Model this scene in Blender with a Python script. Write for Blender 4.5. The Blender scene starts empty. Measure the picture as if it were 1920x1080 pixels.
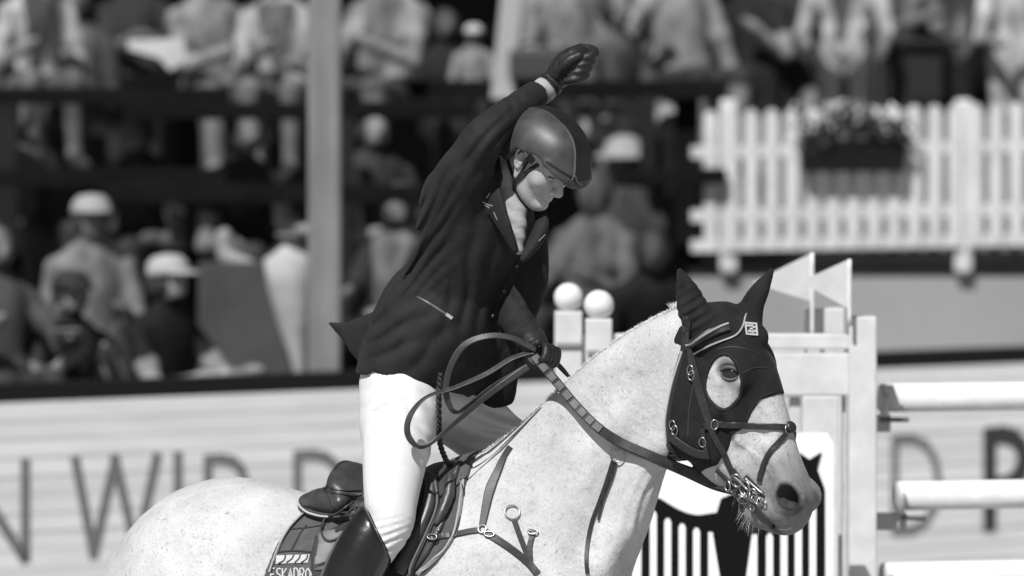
import bpy, bmesh, math, random
import numpy as np
from mathutils import Vector, Matrix
from mathutils.bvhtree import BVHTree
random.seed(7); RNG = np.random.RandomState(11)
SC = bpy.context.scene
# ------------------------------------------------------------------ camera, sky, sun, exposure
CAM_D, CAM_H, FPX, HORIZ = 17.0, 2.73, 10880.0, 180.0     # distance to the horse, lens height, focal length in photo pixels, horizon row
cam = bpy.data.cameras.new('camera'); camo = bpy.data.objects.new('camera', cam); SC.collection.objects.link(camo)
camo.location = (0, -CAM_D, CAM_H); camo.rotation_euler = (math.pi/2, 0, 0)
cam.sensor_width = 36; cam.lens = FPX/1920*36; cam.shift_y = -(540-HORIZ)/1920
cam.clip_start = 0.5; cam.clip_end = 3000
cam.dof.use_dof = True; cam.dof.focus_distance = CAM_D-0.15; cam.dof.aperture_fstop = 2.5
SC.camera = camo
SUN_EL, SUN_AZ = math.radians(50), math.radians(22)       # azimuth: left of the line behind the camera
sdir = Vector((-math.sin(SUN_AZ)*math.cos(SUN_EL), -math.cos(SUN_AZ)*math.cos(SUN_EL), math.sin(SUN_EL)))   # towards the sun
world = bpy.data.worlds.new('World'); SC.world = world; world.use_nodes = True
wn = world.node_tree; bgn = wn.nodes['Background']
sky = wn.nodes.new('ShaderNodeTexSky'); sky.sky_type = 'NISHITA'; sky.sun_disc = False
sky.sun_elevation = SUN_EL; sky.sun_rotation = math.atan2(sdir.x, sdir.y)
bw = wn.nodes.new('ShaderNodeRGBToBW')                    # black-and-white film
wn.links.new(sky.outputs[0], bw.inputs[0]); wn.links.new(bw.outputs[0], bgn.inputs[0]); bgn.inputs[1].default_value = 0.055
sl = bpy.data.lights.new('sun', 'SUN'); sl.energy = 5.0; sl.angle = math.radians(0.53); sl.color = (1, 1, 1)
so = bpy.data.objects.new('sun', sl); SC.collection.objects.link(so); so.rotation_euler = sdir.to_track_quat('Z', 'Y').to_euler()
SC.view_settings.view_transform = 'Standard'; SC.view_settings.look = 'None'
SC.view_settings.exposure = 0.0; SC.view_settings.gamma = 1.0; SC.view_settings.use_curve_mapping = False
SC.cycles.use_denoising = True
SC.cycles.max_bounces = 6
# ------------------------------------------------------------------ helpers
def P(px, py, y=0.0):
    """the world point at depth y seen at photo pixel (px, py)"""
    s = (CAM_D+y)/FPX
    return np.array([(px-960)*s, y, CAM_H-(py-HORIZ)*s])
def nrm(v): v = np.asarray(v, float); return v/np.linalg.norm(v)
COL = SC.collection
def mesh_obj(name, verts, faces, mat=None, parent=None, smooth=False):
    me = bpy.data.meshes.new(name)
    me.from_pydata([tuple(map(float, v)) for v in verts], [], [tuple(map(int, f)) for f in faces])
    me.validate(); me.update()
    o = bpy.data.objects.new(name, me); COL.objects.link(o)
    if mat: me.materials.append(mat)
    if smooth: me.polygons.foreach_set('use_smooth', [True]*len(me.polygons))
    if parent: o.parent = parent
    return o
def big_mesh(name, V, Q, mat=None, parent=None):
    me = bpy.data.meshes.new(name); nv, nq = len(V), len(Q); k = Q.shape[1]
    me.vertices.add(nv); me.vertices.foreach_set('co', V.astype(np.float32).ravel())
    me.loops.add(nq*k); me.loops.foreach_set('vertex_index', Q.astype(np.int32).ravel())
    me.polygons.add(nq); me.polygons.foreach_set('loop_start', np.arange(0, nq*k, k, dtype=np.int32))
    me.polygons.foreach_set('loop_total', np.full(nq, k, np.int32))
    me.polygons.foreach_set('use_smooth', np.ones(nq, bool))
    me.update(calc_edges=True); me.validate()
    o = bpy.data.objects.new(name, me); COL.objects.link(o)
    if mat: me.materials.append(mat)
    if parent: o.parent = parent
    return o
def thing(name, label, cat, loc=(0, 0, 0), group=None, rotz=0):
    o = bpy.data.objects.new(name, None); COL.objects.link(o); o.location = loc; o.rotation_euler = (0, 0, rotz)
    o.empty_display_size = 0.1
    return tag(o, label, cat, group)
def tag(o, label, cat, group=None):
    o['label'] = label; o['category'] = cat
    if group: o['group'] = group
    return o
def keep(o, parent):
    """parent without moving the world-space mesh"""
    o.parent = parent; o.matrix_parent_inverse = Matrix.Translation(parent.location).inverted() if parent.rotation_euler.z == 0 else (Matrix.Translation(parent.location) @ Matrix.Rotation(parent.rotation_euler.z, 4, 'Z')).inverted()
    return o
# ---- materials (greys: the photograph is black and white)
MATS = {}
def mat(name, v, rough=0.6, spec=0.5, var=0.0, vscale=30.0, bump=0.0, bscale=200.0, metal=0.0, sheen=0.0, sub=0.0, stretch=(1, 1, 1), coat=0.0, lo=None):
    if name in MATS: return MATS[name]
    m = bpy.data.materials.new(name); m.use_nodes = True; nt = m.node_tree; b = nt.nodes['Principled BSDF']
    b.inputs['Base Color'].default_value = (v, v, v, 1); b.inputs['Roughness'].default_value = rough
    b.inputs['Specular IOR Level'].default_value = spec; b.inputs['Metallic'].default_value = metal
    b.inputs['Coat Weight'].default_value = coat
    if sheen: b.inputs['Sheen Weight'].default_value = sheen; b.inputs['Sheen Roughness'].default_value = 0.4
    if sub:
        b.inputs['Subsurface Weight'].default_value = sub; b.inputs['Subsurface Radius'].default_value = (.004, .004, .004); b.inputs['Subsurface Scale'].default_value = 1
    tc = nt.nodes.new('ShaderNodeTexCoord'); mp = nt.nodes.new('ShaderNodeMapping'); mp.inputs['Scale'].default_value = stretch
    nt.links.new(tc.outputs['Object'], mp.inputs[0])
    if var:
        n = nt.nodes.new('ShaderNodeTexNoise'); n.inputs['Scale'].default_value = vscale; n.inputs['Detail'].default_value = 5; n.inputs['Roughness'].default_value = 0.6
        nt.links.new(mp.outputs[0], n.inputs['Vector'])
        r = nt.nodes.new('ShaderNodeMapRange'); r.inputs[1].default_value = 0.3; r.inputs[2].default_value = 0.7
        r.inputs[3].default_value = v*(1-var); r.inputs[4].default_value = min(1, v*(1+var))
        nt.links.new(n.outputs[0], r.inputs[0]); nt.links.new(r.outputs[0], b.inputs['Base Color'])
        r2 = nt.nodes.new('ShaderNodeMapRange'); r2.inputs[3].default_value = rough-0.08; r2.inputs[4].default_value = min(1, rough+0.08)
        nt.links.new(n.outputs[0], r2.inputs[0]); nt.links.new(r2.outputs[0], b.inputs['Roughness'])
    if bump:
        n2 = nt.nodes.new('ShaderNodeTexNoise'); n2.inputs['Scale'].default_value = bscale; n2.inputs['Detail'].default_value = 4
        nt.links.new(mp.outputs[0], n2.inputs['Vector'])
        bp = nt.nodes.new('ShaderNodeBump'); bp.inputs['Strength'].default_value = bump; bp.inputs['Distance'].default_value = 0.002
        nt.links.new(n2.outputs[0], bp.inputs['Height']); nt.links.new(bp.outputs[0], b.inputs['Normal'])
    MATS[name] = m; return m
# ---- shapes
def cr(pts, n):
    """Catmull-Rom resample of rows (any width) to n rows"""
    p = np.asarray(pts, float)
    if p.ndim == 1: p = p[:, None]
    k = len(p); t = np.linspace(0, k-1, n); i = np.clip(t.astype(int), 0, k-2); u = (t-i)[:, None]
    g = lambda j: p[np.clip(j, 0, k-1)]
    p0, p1, p2, p3 = g(i-1), g(i), g(i+1), g(i+2)
    return 0.5*((2*p1)+(-p0+p2)*u+(2*p0-5*p1+4*p2-p3)*u*u+(-p0+3*p1-3*p2+p3)*u**3)
def boxes_mesh(name, boxes, mat_, parent=None, bevel=0.0):
    V, F = [], []
    for (c, h, R) in boxes:
        R = np.eye(3) if R is None else R; b = len(V)
        for sx in (-1, 1):
            for sy in (-1, 1):
                for sz in (-1, 1): V.append(np.asarray(c)+R[0]*h[0]*sx+R[1]*h[1]*sy+R[2]*h[2]*sz)
        for f in ((0, 1, 3, 2), (4, 6, 7, 5), (0, 4, 5, 1), (2, 3, 7, 6), (0, 2, 6, 4), (1, 5, 7, 3)): F.append([b+j for j in f])
    o = mesh_obj(name, V, F, mat_, parent)
    bm = bmesh.new(); bm.from_mesh(o.data); bmesh.ops.recalc_face_normals(bm, faces=bm.faces)
    if bevel: bmesh.ops.bevel(bm, geom=bm.edges[:], offset=bevel, segments=2, affect='EDGES', profile=0.5)
    bm.to_mesh(o.data); bm.free(); return o
def box(name, c, h, mat_, parent=None, R=None, bevel=0.0): return boxes_mesh(name, [(c, h, R)], mat_, parent, bevel)
def frames(path):
    d = np.gradient(path, axis=0); return d/np.maximum(np.linalg.norm(d, axis=1, keepdims=True), 1e-9)
def ribbon(name, path, normals, width, thick, mat_, parent=None, n=0, lift=0.0):
    """flat strap: path Nx3, outward normals Nx3, width (scalar or N), thickness"""
    path = np.asarray(path, float); normals = np.asarray(normals, float); w = np.broadcast_to(np.asarray(width, float), (len(path),)).copy()
    if n:
        a = cr(np.hstack([path, normals, w[:, None]]), n); path, normals, w = a[:, :3], a[:, 3:6], a[:, 6]
    T = frames(path); normals = normals-(normals*T).sum(1)[:, None]*T; normals /= np.maximum(np.linalg.norm(normals, axis=1, keepdims=True), 1e-9)
    S = np.cross(T, normals); V, F = [], []
    prof = [(-1, 0), (-1, .7), (-.82, 1), (.82, 1), (1, .7), (1, 0)]; m = len(prof)
    for i in range(len(path)):
        for (a, b) in prof: V.append(path[i]+S[i]*a*w[i]/2+normals[i]*(lift+b*thick))
    for i in range(len(path)-1):
        for j in range(m): F.append((i*m+j, i*m+(j+1) % m, (i+1)*m+(j+1) % m, (i+1)*m+j))
    F.append(tuple(range(m))[::-1]); F.append(tuple((len(path)-1)*m+j for j in range(m)))
    o = mesh_obj(name, V, F, mat_, parent, False)
    bm = bmesh.new(); bm.from_mesh(o.data); bmesh.ops.recalc_face_normals(bm, faces=bm.faces); bm.to_mesh(o.data); bm.free()
    return o
def wire_geo(path, r, seg=8, closed=False):
    path = np.asarray(path, float); N = len(path); r = np.broadcast_to(np.asarray(r, float), (N,))
    T = frames(path) if not closed else nrm_rows(np.roll(path, -1, 0)-np.roll(path, 1, 0))
    u = np.cross(T[0], [0.3, 0.5, 0.8]); u /= np.linalg.norm(u); V, F = [], []
    for i in range(N):
        u = u-T[i]*(u@T[i]); u /= np.linalg.norm(u); v = np.cross(T[i], u)
        for j in range(seg):
            a = 2*math.pi*j/seg; V.append(path[i]+(u*math.cos(a)+v*math.sin(a))*r[i])
    M = N if closed else N-1
    for i in range(M):
        for j in range(seg): F.append((i*seg+j, i*seg+(j+1) % seg, ((i+1) % N)*seg+(j+1) % seg, ((i+1) % N)*seg+j))
    if not closed: F.append(tuple(range(seg))[::-1]); F.append(tuple((N-1)*seg+j for j in range(seg)))
    return V, F
def nrm_rows(a): return a/np.maximum(np.linalg.norm(a, axis=1, keepdims=True), 1e-9)
def wire(name, path, r, mat_, parent=None, n=0, seg=8, closed=False):
    if n: path = cr(path, n)
    V, F = wire_geo(path, r, seg, closed); return mesh_obj(name, V, F, mat_, parent, True)
def ring(name, c, axis, R, r, mat_, parent=None, n=20, sq=(1, 1)):
    axis = nrm(axis); u = nrm(np.cross(axis, [0.1, 0.2, 0.97])); v = np.cross(axis, u)
    return wire(name, [np.asarray(c)+(u*math.cos(t)*sq[0]+v*math.sin(t)*sq[1])*R for t in np.linspace(0, 2*math.pi, n, endpoint=False)], r, mat_, parent, 0, 6, True)
def lathe(name, prof, c, mat_, parent=None, seg=24, axis=(0, 0, 1)):
    axis = nrm(axis); u = nrm(np.cross(axis, [0.9, 0.31, 0.3])); v = np.cross(axis, u); V, F = [], []
    for (r, h) in prof:
        for j in range(seg):
            a = 2*math.pi*j/seg; V.append(np.asarray(c)+axis*h+(u*math.cos(a)+v*math.sin(a))*max(r, 1e-4))
    for i in range(len(prof)-1):
        for j in range(seg): F.append((i*seg+j, i*seg+(j+1) % seg, (i+1)*seg+(j+1) % seg, (i+1)*seg+j))
    F.append(tuple(range(seg))[::-1]); F.append(tuple((len(prof)-1)*seg+j for j in range(seg)))
    return mesh_obj(name, V, F, mat_, parent, True)
# ---- sculpting with distance fields: smooth unions of tapered tubes and ellipsoids, skinned by surface nets
class Vol:
    def __init__(s, xs, ys, zs):
        s.ax = [np.asarray(a, np.float32) for a in (xs, ys, zs)]; s.f = np.full([len(a) for a in s.ax], 0.5, np.float32)
    def sub(s, lo, hi):
        sl = []
        for a, l, h in zip(s.ax, lo, hi):
            i0 = max(int(np.searchsorted(a, l))-1, 0); i1 = min(int(np.searchsorted(a, h))+1, len(a)); sl.append(slice(i0, max(i1, i0)))
        return tuple(sl)
    def pts(s, sl): return s.ax[0][sl[0]][:, None, None], s.ax[1][sl[1]][None, :, None], s.ax[2][sl[2]][None, None, :]
    def put(s, sl, d, k, op='u'):
        a = s.f[sl]
        if a.size == 0: return
        if op == 's':   # smooth subtraction
            d = -d; h = np.maximum(k-np.abs(a-d), 0)/k; s.f[sl] = np.maximum(a, d)+h*h*k/4
        else:
            h = np.maximum(k-np.abs(a-d), 0)/k; s.f[sl] = np.minimum(a, d)-h*h*k/4
    def tube(s, pts, ra, rb=None, lat=(0, 1, 0), k=0.03, sub=6, op='u', grow=0.0):
        p = np.asarray(pts, float); n = len(p); ra = np.broadcast_to(np.asarray(ra, float), (n,))+grow
        rb = ra if rb is None else np.broadcast_to(np.asarray(rb, float), (n,))+grow
        lat = np.broadcast_to(np.asarray(lat, float), (n, 3)); A = np.hstack([p, ra[:, None], rb[:, None], lat])
        A = cr(A, (n-1)*sub+1) if sub > 1 else A
        A[:, 3:5] = np.maximum(A[:, 3:5], 1e-3)
        R = A[:, 3:5].max(1); m = k+0.03
        S = s.sub(A[:, :3].min(0)-R.max()-m, A[:, :3].max(0)+R.max()+m)
        off = [q.start for q in S]; tmp = np.full([q.stop-q.start for q in S], 0.5, np.float32)
        if tmp.size == 0: return
        for i in range(len(A)-1):
            a, b = A[i, :3], A[i+1, :3]; r = max(R[i], R[i+1])
            q = s.sub(np.minimum(a, b)-r-m, np.maximum(a, b)+r+m); X, Y, Z = s.pts(q)
            if X.size*Y.size*Z.size == 0: continue
            d = b-a; L = max(d@d, 1e-12); X = X-np.float32(a[0]); Y = Y-np.float32(a[1]); Z = Z-np.float32(a[2])
            t = np.clip((X*np.float32(d[0])+Y*np.float32(d[1])+Z*np.float32(d[2]))/np.float32(L), 0, 1)
            X = X-t*np.float32(d[0]); Y = Y-t*np.float32(d[1]); Z = Z-t*np.float32(d[2])
            rA = A[i, 3]+(A[i+1, 3]-A[i, 3])*t; rB = A[i, 4]+(A[i+1, 4]-A[i, 4])*t
            if np.allclose(A[i:i+2, 3], A[i:i+2, 4]):
                D = np.sqrt(X*X+Y*Y+Z*Z)-rA
            else:
                l = nrm(A[i, 5:8]+A[i+1, 5:8]).astype(np.float32)
                h = X*l[0]+Y*l[1]+Z*l[2]; u2 = np.maximum(X*X+Y*Y+Z*Z-h*h, 0)
                k0 = np.sqrt(h*h/(rA*rA)+u2/(rB*rB)); k1 = np.sqrt(h*h/rA**4+u2/rB**4)+1e-6
                D = k0*(k0-1)/k1; D = np.where(k0 < 0.3, -np.minimum(rA, rB)*0.7, D)
            w = tuple(slice(q[j].start-off[j], q[j].stop-off[j]) for j in range(3)); tmp[w] = np.minimum(tmp[w], D)
        s.put(S, tmp, k, op)
    def ell(s, c, rad, R=None, k=0.03, op='u', grow=0.0):
        c = np.asarray(c, float); rad = np.asarray(rad, float)+grow; R = np.eye(3) if R is None else np.asarray(R, float)
        ext = np.sqrt(((R*rad[:, None])**2).sum(0))+k+0.03; q = s.sub(c-ext, c+ext); X, Y, Z = s.pts(q)
        if X.size*Y.size*Z.size == 0: return
        X = X-np.float32(c[0]); Y = Y-np.float32(c[1]); Z = Z-np.float32(c[2]); k0 = 0; k1 = 0
        for j in range(3):
            e = X*np.float32(R[j, 0])+Y*np.float32(R[j, 1])+Z*np.float32(R[j, 2]); k0 = k0+(e/rad[j])**2; k1 = k1+(e/rad[j]**2)**2
        k0 = np.sqrt(k0); D = k0*(k0-1)/(np.sqrt(k1)+1e-6); D = np.where(k0 < 0.3, -rad.min()*0.7, D).astype(np.float32); s.put(q, D, k, op)
    def full(s): return s.pts((slice(None),)*3)
    def cut(s, p, n, k=0.004):
        """keep the side against the normal n"""
        X, Y, Z = s.full(); n = nrm(n); p = np.asarray(p); d = ((X-p[0])*n[0]+(Y-p[1])*n[1]+(Z-p[2])*n[2]).astype(np.float32)
        h = np.maximum(k-np.abs(s.f-d), 0)/k; s.f = np.maximum(s.f, d)+h*h*k/4
    def mesh(s, smooth=2):
        f = s.f; ins = f < 0; nx, ny, nz = f.shape
        cnt = np.zeros((nx-1, ny-1, nz-1), np.int8)
        for i in (0, 1):
            for j in (0, 1):
                for l in (0, 1): cnt += ins[i:nx-1+i, j:ny-1+j, l:nz-1+l]
        act = (cnt > 0) & (cnt < 8); I, J, K = np.nonzero(act); N = len(I)
        idx = np.full(act.shape, -1, np.int64); idx[I, J, K] = np.arange(N)
        acc = np.zeros((N, 3)); c = np.zeros(N); G = np.stack([I, J, K], 1)
        cor = {(i, j, l): f[I+i, J+j, K+l] for i in (0, 1) for j in (0, 1) for l in (0, 1)}
        for (a, b) in [(a, b) for a in cor for b in cor if sum(x != y for x, y in zip(a, b)) == 1 and a < b]:
            fa, fb = cor[a], cor[b]; m = (fa < 0) != (fb < 0); t = np.where(m, fa/(fa-fb+1e-12), 0)
            A, B = np.array(a, float), np.array(b, float); acc += np.where(m[:, None], A+(B-A)*t[:, None], 0); c += m
        g = G+acc/c[:, None]; V = np.zeros((N, 3))
        for q in range(3):
            i = np.clip(g[:, q].astype(int), 0, len(s.ax[q])-2); u = g[:, q]-i; V[:, q] = s.ax[q][i]*(1-u)+s.ax[q][i+1]*u
        Q = []
        for q in range(3):
            o1, o2 = [(1, 2), (2, 0), (0, 1)][q]; A = [slice(1, -1)]*3; A[q] = slice(0, -1); B = [slice(1, -1)]*3; B[q] = slice(1, None)
            d = ins[tuple(A)].astype(np.int8)-ins[tuple(B)].astype(np.int8); E = np.stack(np.nonzero(d), 1)
            sg = d[E[:, 0], E[:, 1], E[:, 2]]; E = E.copy(); E[:, o1] += 1; E[:, o2] += 1
            def at(a, b):
                e = E.copy(); e[:, o1] += a; e[:, o2] += b; return idx[e[:, 0], e[:, 1], e[:, 2]]
            q4 = np.stack([at(-1, -1), at(0, -1), at(0, 0), at(-1, 0)], 1); q4[sg < 0] = q4[sg < 0][:, ::-1]; Q.append(q4)
        Q = np.vstack(Q); Q = Q[(Q >= 0).all(1)]
        for it in range(smooth):
            S = np.zeros_like(V); n = np.zeros(N)
            for a in range(4):
                for b in ((a+1) % 4, (a+3) % 4):
                    for w in range(3): S[:, w] += np.bincount(Q[:, a], V[Q[:, b], w], N)
                    n += np.bincount(Q[:, a], minlength=N)
            V = V+0.5*(S/np.maximum(n, 1)[:, None]-V)
        return V, Q
    def at(s, p):
        """trilinear sample at points Nx3"""
        p = np.atleast_2d(p); ii, uu = [], []
        for q in range(3):
            i = np.clip(np.searchsorted(s.ax[q], p[:, q])-1, 0, len(s.ax[q])-2); ii.append(i); uu.append(np.clip((p[:, q]-s.ax[q][i])/(s.ax[q][i+1]-s.ax[q][i]), 0, 1))
        r = 0
        for i in (0, 1):
            for j in (0, 1):
                for l in (0, 1):
                    w = (uu[0] if i else 1-uu[0])*(uu[1] if j else 1-uu[1])*(uu[2] if l else 1-uu[2]); r = r+w*s.f[ii[0]+i, ii[1]+j, ii[2]+l]
        return r
def axis(*segs):
    """piecewise spacing: (start, stop, step), ..."""
    out = [np.arange(a, b, h) for a, b, h in segs]; return np.concatenate(out)
def bvh(V, Q): return BVHTree.FromPolygons([tuple(v) for v in V], [tuple(map(int, q)) for q in Q])
CAMP = Vector((0, -CAM_D, CAM_H))
def pick(tree, px, py):
    """point and normal of a surface where the view ray of a photo pixel meets it"""
    d = Vector(P(px, py, 0))-CAMP; h = tree.ray_cast(CAMP, d.normalized())
    if h[0] is None:      # just past the outline: the nearest surface to the ray
        q = Vector(P(px, py, -.2))
        for _ in range(4):
            h = tree.find_nearest(q); q = Vector(P(px, py, h[0].y))
    n = h[1]; n = -n if n.dot(d) > 0 else n
    return np.array(h[0]), np.array(n)
def project(tree, pts, back=0.0):
    """nearest surface points and normals"""
    A, B = [], []
    for p in pts:
        h = tree.find_nearest(Vector(p)); A.append(np.array(h[0])); n = np.array(h[1]); B.append(n)
    return np.array(A), np.array(B)
def pickpath(tree, pix, n):
    q = cr(pix, n); A, B = [], []
    for (x, y) in q:
        h = pick(tree, x, y)
        if h: A.append(h[0]); B.append(h[1])
    A, B = np.array(A), np.array(B)
    for _ in range(2):   # ease the strap over the small dips
        A[1:-1] = A[1:-1]*.5+(A[:-2]+A[2:])*.25; B[1:-1] = B[1:-1]*.5+(B[:-2]+B[2:])*.25
    return A, nrm_rows(B)
# ------------------------------------------------------------------ ground
sand = mat('sand', .34, .95, .2, var=.25, vscale=3, bump=.8, bscale=60)
g = mesh_obj('ground', [(-900, -200, 0), (900, -200, 0), (900, 1500, 0), (-900, 1500, 0)], [(0, 1, 2, 3)], sand); g['kind'] = 'structure'
# ------------------------------------------------------------------ arena barrier of boards
WA = np.array([-2.382, 10.0]); WD = nrm([4.31, 3.4]); WN = np.array([WD[1], -WD[0]])      # plan line, direction, normal towards the arena
def wall_t(px):
    k = (px-960)/FPX; return (k*27-WA[0])/(WD[0]-k*WD[1])
def W3(t, z, o=0.0): p = WA+WD*t+WN*o; return np.array([p[0], p[1], z])
WR = np.stack([np.array([WD[0], WD[1], 0]), np.array([WN[0], WN[1], 0]), np.array([0, 0, 1.])])
board_ms = [mat('board_paint_%d' % i, v, .55, .4, var=.10, vscale=1.5, stretch=(1, 1, 12)) for i, v in enumerate((.72, .76, .74, .70))]
t0, t1 = wall_t(-260)-9, wall_t(2250)+7; TM, TH = (t0+t1)/2, (t1-t0)/2
wall = thing('board_barrier', 'pale boarded arena barrier with large lettering behind the horse', 'barrier', tuple(W3(TM, 0)))
z = 1.30
rr_ = random.Random(5)
for i in range(15):
    # shiplap boards: each leans a little, its lower edge proud
    c_ = W3(TM, z-.0425, .012+rr_.uniform(0, .002)); th_ = .035; R = np.stack([WR[0], WR[1]*math.cos(th_)+WR[2]*math.sin(th_), WR[2]*math.cos(th_)-WR[1]*math.sin(th_)])
    keep(box('board', c_, (TH, .009, .043), board_ms[rr_.randrange(4)], None, R, .002), wall); z -= .0865
keep(box('top_rail', W3(TM, 1.345, -.03), (TH, .05, .045), mat('rail_dark', .012, .8, .15), None, WR, .006), wall)
letm = mat('letter_paint', .17, .6); letb = mat('letter_black', .04, .6)
def stroke(a, b, w, m_):
    """painted slab from a=(px, z) to b=(px, z) on the boards"""
    A, B_ = W3(wall_t(a[0]), a[1], .0245), W3(wall_t(b[0]), b[1], .0245); d = B_-A; L_ = np.linalg.norm(d); d = d/L_; n_ = WR[1]; s_ = np.cross(n_, d); return ((A+B_)/2, (L_/2+w*.3, .002+.0004*rr_.random(), w/2*.82), np.stack([d, n_, s_]))
def glyph(name, segs, w, m_=letm): keep(boxes_mesh(name, [stroke(a, b, w, m_) for a, b in segs], m_), wall)
zt, zb = 1.018, .575
glyph('letter', [((-70, zb), (-70, zt)), ((-70, zt), (40, zb)), ((42, zb), (42, zt))], .062)
glyph('letter', [((136, zt), (170, zb)), ((170, zb), (210, zt)), ((210, zt), (250, zb)), ((250, zb), (288, zt))], .062)
glyph('letter', [((328, zb), (328, zt))], .062)
arcs = lambda x, w_, z0, z1, n=7: [(x+w_*math.sin(q), z0+(z1-z0)*(.5+.5*math.cos(q))) for q in np.linspace(0, math.pi, n)]
def bowl(x, w_, z0, z1): p = [(x, z1), (x+w_*.4, z1)]+[(a+w_*.4, b) for a, b in arcs(x, w_*.6, z0, z1)[1:-1]]+[(x+w_*.4, z0), (x, z0)]; return list(zip(p[:-1], p[1:]))
zr = zt-.024
glyph('letter', [((384, zb), (384, zr))]+bowl(384, 68, .78, zr)+[((425, .78), (455, zb))], .062)
glyph('letter', [((552, zb), (552, zr))]+bowl(552, 76, .78, zr)+[((600, .78), (635, zb))], .062)
glyph('letter', [((1672, .45), (1672, .925))]+bowl(1672, 82, .45, .925), .06)
glyph('letter', [((1850, .45), (1850, .925))]+bowl(1850, 64, .66, .925), .115, letb)
glyph('letter', [((1990, .45), (1990, .925)), ((1990, .925), (2050, .45)), ((2050, .45), (2050, .925))], .115, letb)
# ------------------------------------------------------------------ terrace and picket fence
yT = 15.6
ter_m = mat('terrace_paint', .30, .8, .3, var=.08, vscale=1.2)
xl = P(1262, 0, yT)[0]; ztop = P(0, 512, yT)[2]
ter = tag(box('terrace_wall', ((xl+16)/2, yT+2.0, ztop/2), ((16-xl)/2, 2.0, ztop/2), ter_m, None, None, .01), 'plain grey terrace block under the white picket fence', 'terrace')
deck = tag(box('deck', ((xl+16)/2, yT+2.1, ztop+.012), ((16-xl)/2+.02, 2.12, .010), mat('deck_shadow', .02, .9, .1)), 'deck sheet over the grey terrace, coloured dark for the shadow under the fence', 'deck')  # shadow band under the fence put into the deck's colour
fen = thing('picket_fence', 'white picket fence with round-topped pickets on the grey terrace', 'fence', (P(1600, 0, yT)[0], yT-.03, ztop))
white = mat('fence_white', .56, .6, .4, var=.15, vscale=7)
yf = yT-.10
def picket(px, top, bot, w, m_=white, y=yf, name='picket'):
    a, b_ = P(px, top, y), P(px, bot, y); x, zt_, zb_ = a[0], a[2], b_[2]; V_ = []
    for yy in (y-.011, y+.011):
        V_ += [(x-w, yy, zb_), (x+w, yy, zb_)]+[(x+w*math.cos(q), yy, zt_-w+w*math.sin(q)) for q in np.linspace(0, math.pi, 7)]
    n = 9; F_ = [tuple(range(n))[::-1], tuple(range(n, 2*n))]+[(i, (i+1) % n, (i+1) % n+n, i+n) for i in range(n)]
    return keep(mesh_obj(name, V_, F_, m_), fen)
pxs = [1332+38.2*i for i in range(34)]
for i, px in enumerate(pxs):
    q_ = (px-1332)/600; picket(px, 207-16*q_, 472-12*q_, .037)
for yy in (286, 405, 462):
    a, b_ = P(1296, yy, yf), P(2620, yy-27, yf); c_ = (a+b_)/2; d = nrm(b_-a); keep(box('rail', c_+[0, .028, 0], (np.linalg.norm(b_-a)/2, .012, .034), white, None, np.stack([d, np.array([0, 1, 0]), np.cross(d, [0, 1, 0])]), .004), fen)
for px in (1366, 1806):
    a, b_ = P(px, 186, yf+.06), P(px, 512, yf+.06); keep(box('post', (a+b_)/2, (.05, .045, (a[2]-b_[2])/2), white, None, None, .02), fen)
# second run of the fence, set back behind the first
fen2 = thing('picket_fence', 'further run of white pickets seen through the gaps of the front fence', 'fence', (P(1600, 0, yT)[0], yT+1.2, ztop))
w2 = mat('fence_white_shaded', .15, .6, .4)  # same white paint darkened, shade behind the gaps put into the colour
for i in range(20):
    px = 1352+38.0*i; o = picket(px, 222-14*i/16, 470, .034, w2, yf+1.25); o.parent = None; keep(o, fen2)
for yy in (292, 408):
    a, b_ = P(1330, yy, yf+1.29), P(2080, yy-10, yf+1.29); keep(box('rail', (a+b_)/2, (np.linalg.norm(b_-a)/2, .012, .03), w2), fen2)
# flower box hung on the fence
fb = thing('flower_box', 'dark planter box with pale flowers hung on the white picket fence', 'planter', tuple(P(1600, 325, yf-.12)))
a, b_ = P(1503, 262, yf-.075), P(1697, 322, yf-.075); c_ = (a+b_)/2; hx_ = (b_[0]-a[0])/2; hz_ = (a[2]-b_[2])/2
keep(boxes_mesh('trough', [(c_+[0, -.045, 0], (hx_, .010, hz_), None), (c_+[0, .045, 0], (hx_, .010, hz_), None), (c_+[-hx_+.012, 0, 0], (.012, .034, hz_-.002), None), (c_+[hx_-.012, 0, 0], (.012, .034, hz_-.002), None), (c_+[0, 0, -hz_+.02], (hx_-.026, .033, .016), None), (c_+[0, -.058, hz_-.012], (hx_+.006, .006, .012), None)], mat('planter_dark', .008, .8, .15), None, .003), fb)
keep(box('soil', c_+[0, 0, hz_-.03], (hx_-.03, .033, .012), mat('soil', .02, .9)), fb)
def leaf(c_, d, L_, w_):
    d = nrm(d); s_ = nrm(np.cross(d, [rr_.uniform(-1, 1), rr_.uniform(-1, 1), rr_.uniform(-1, 1)])); n_ = np.cross(d, s_); return [c_, c_+d*L_*.5+s_*w_, c_+d*L_+n_*L_*.12, c_+d*L_*.5-s_*w_]
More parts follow.
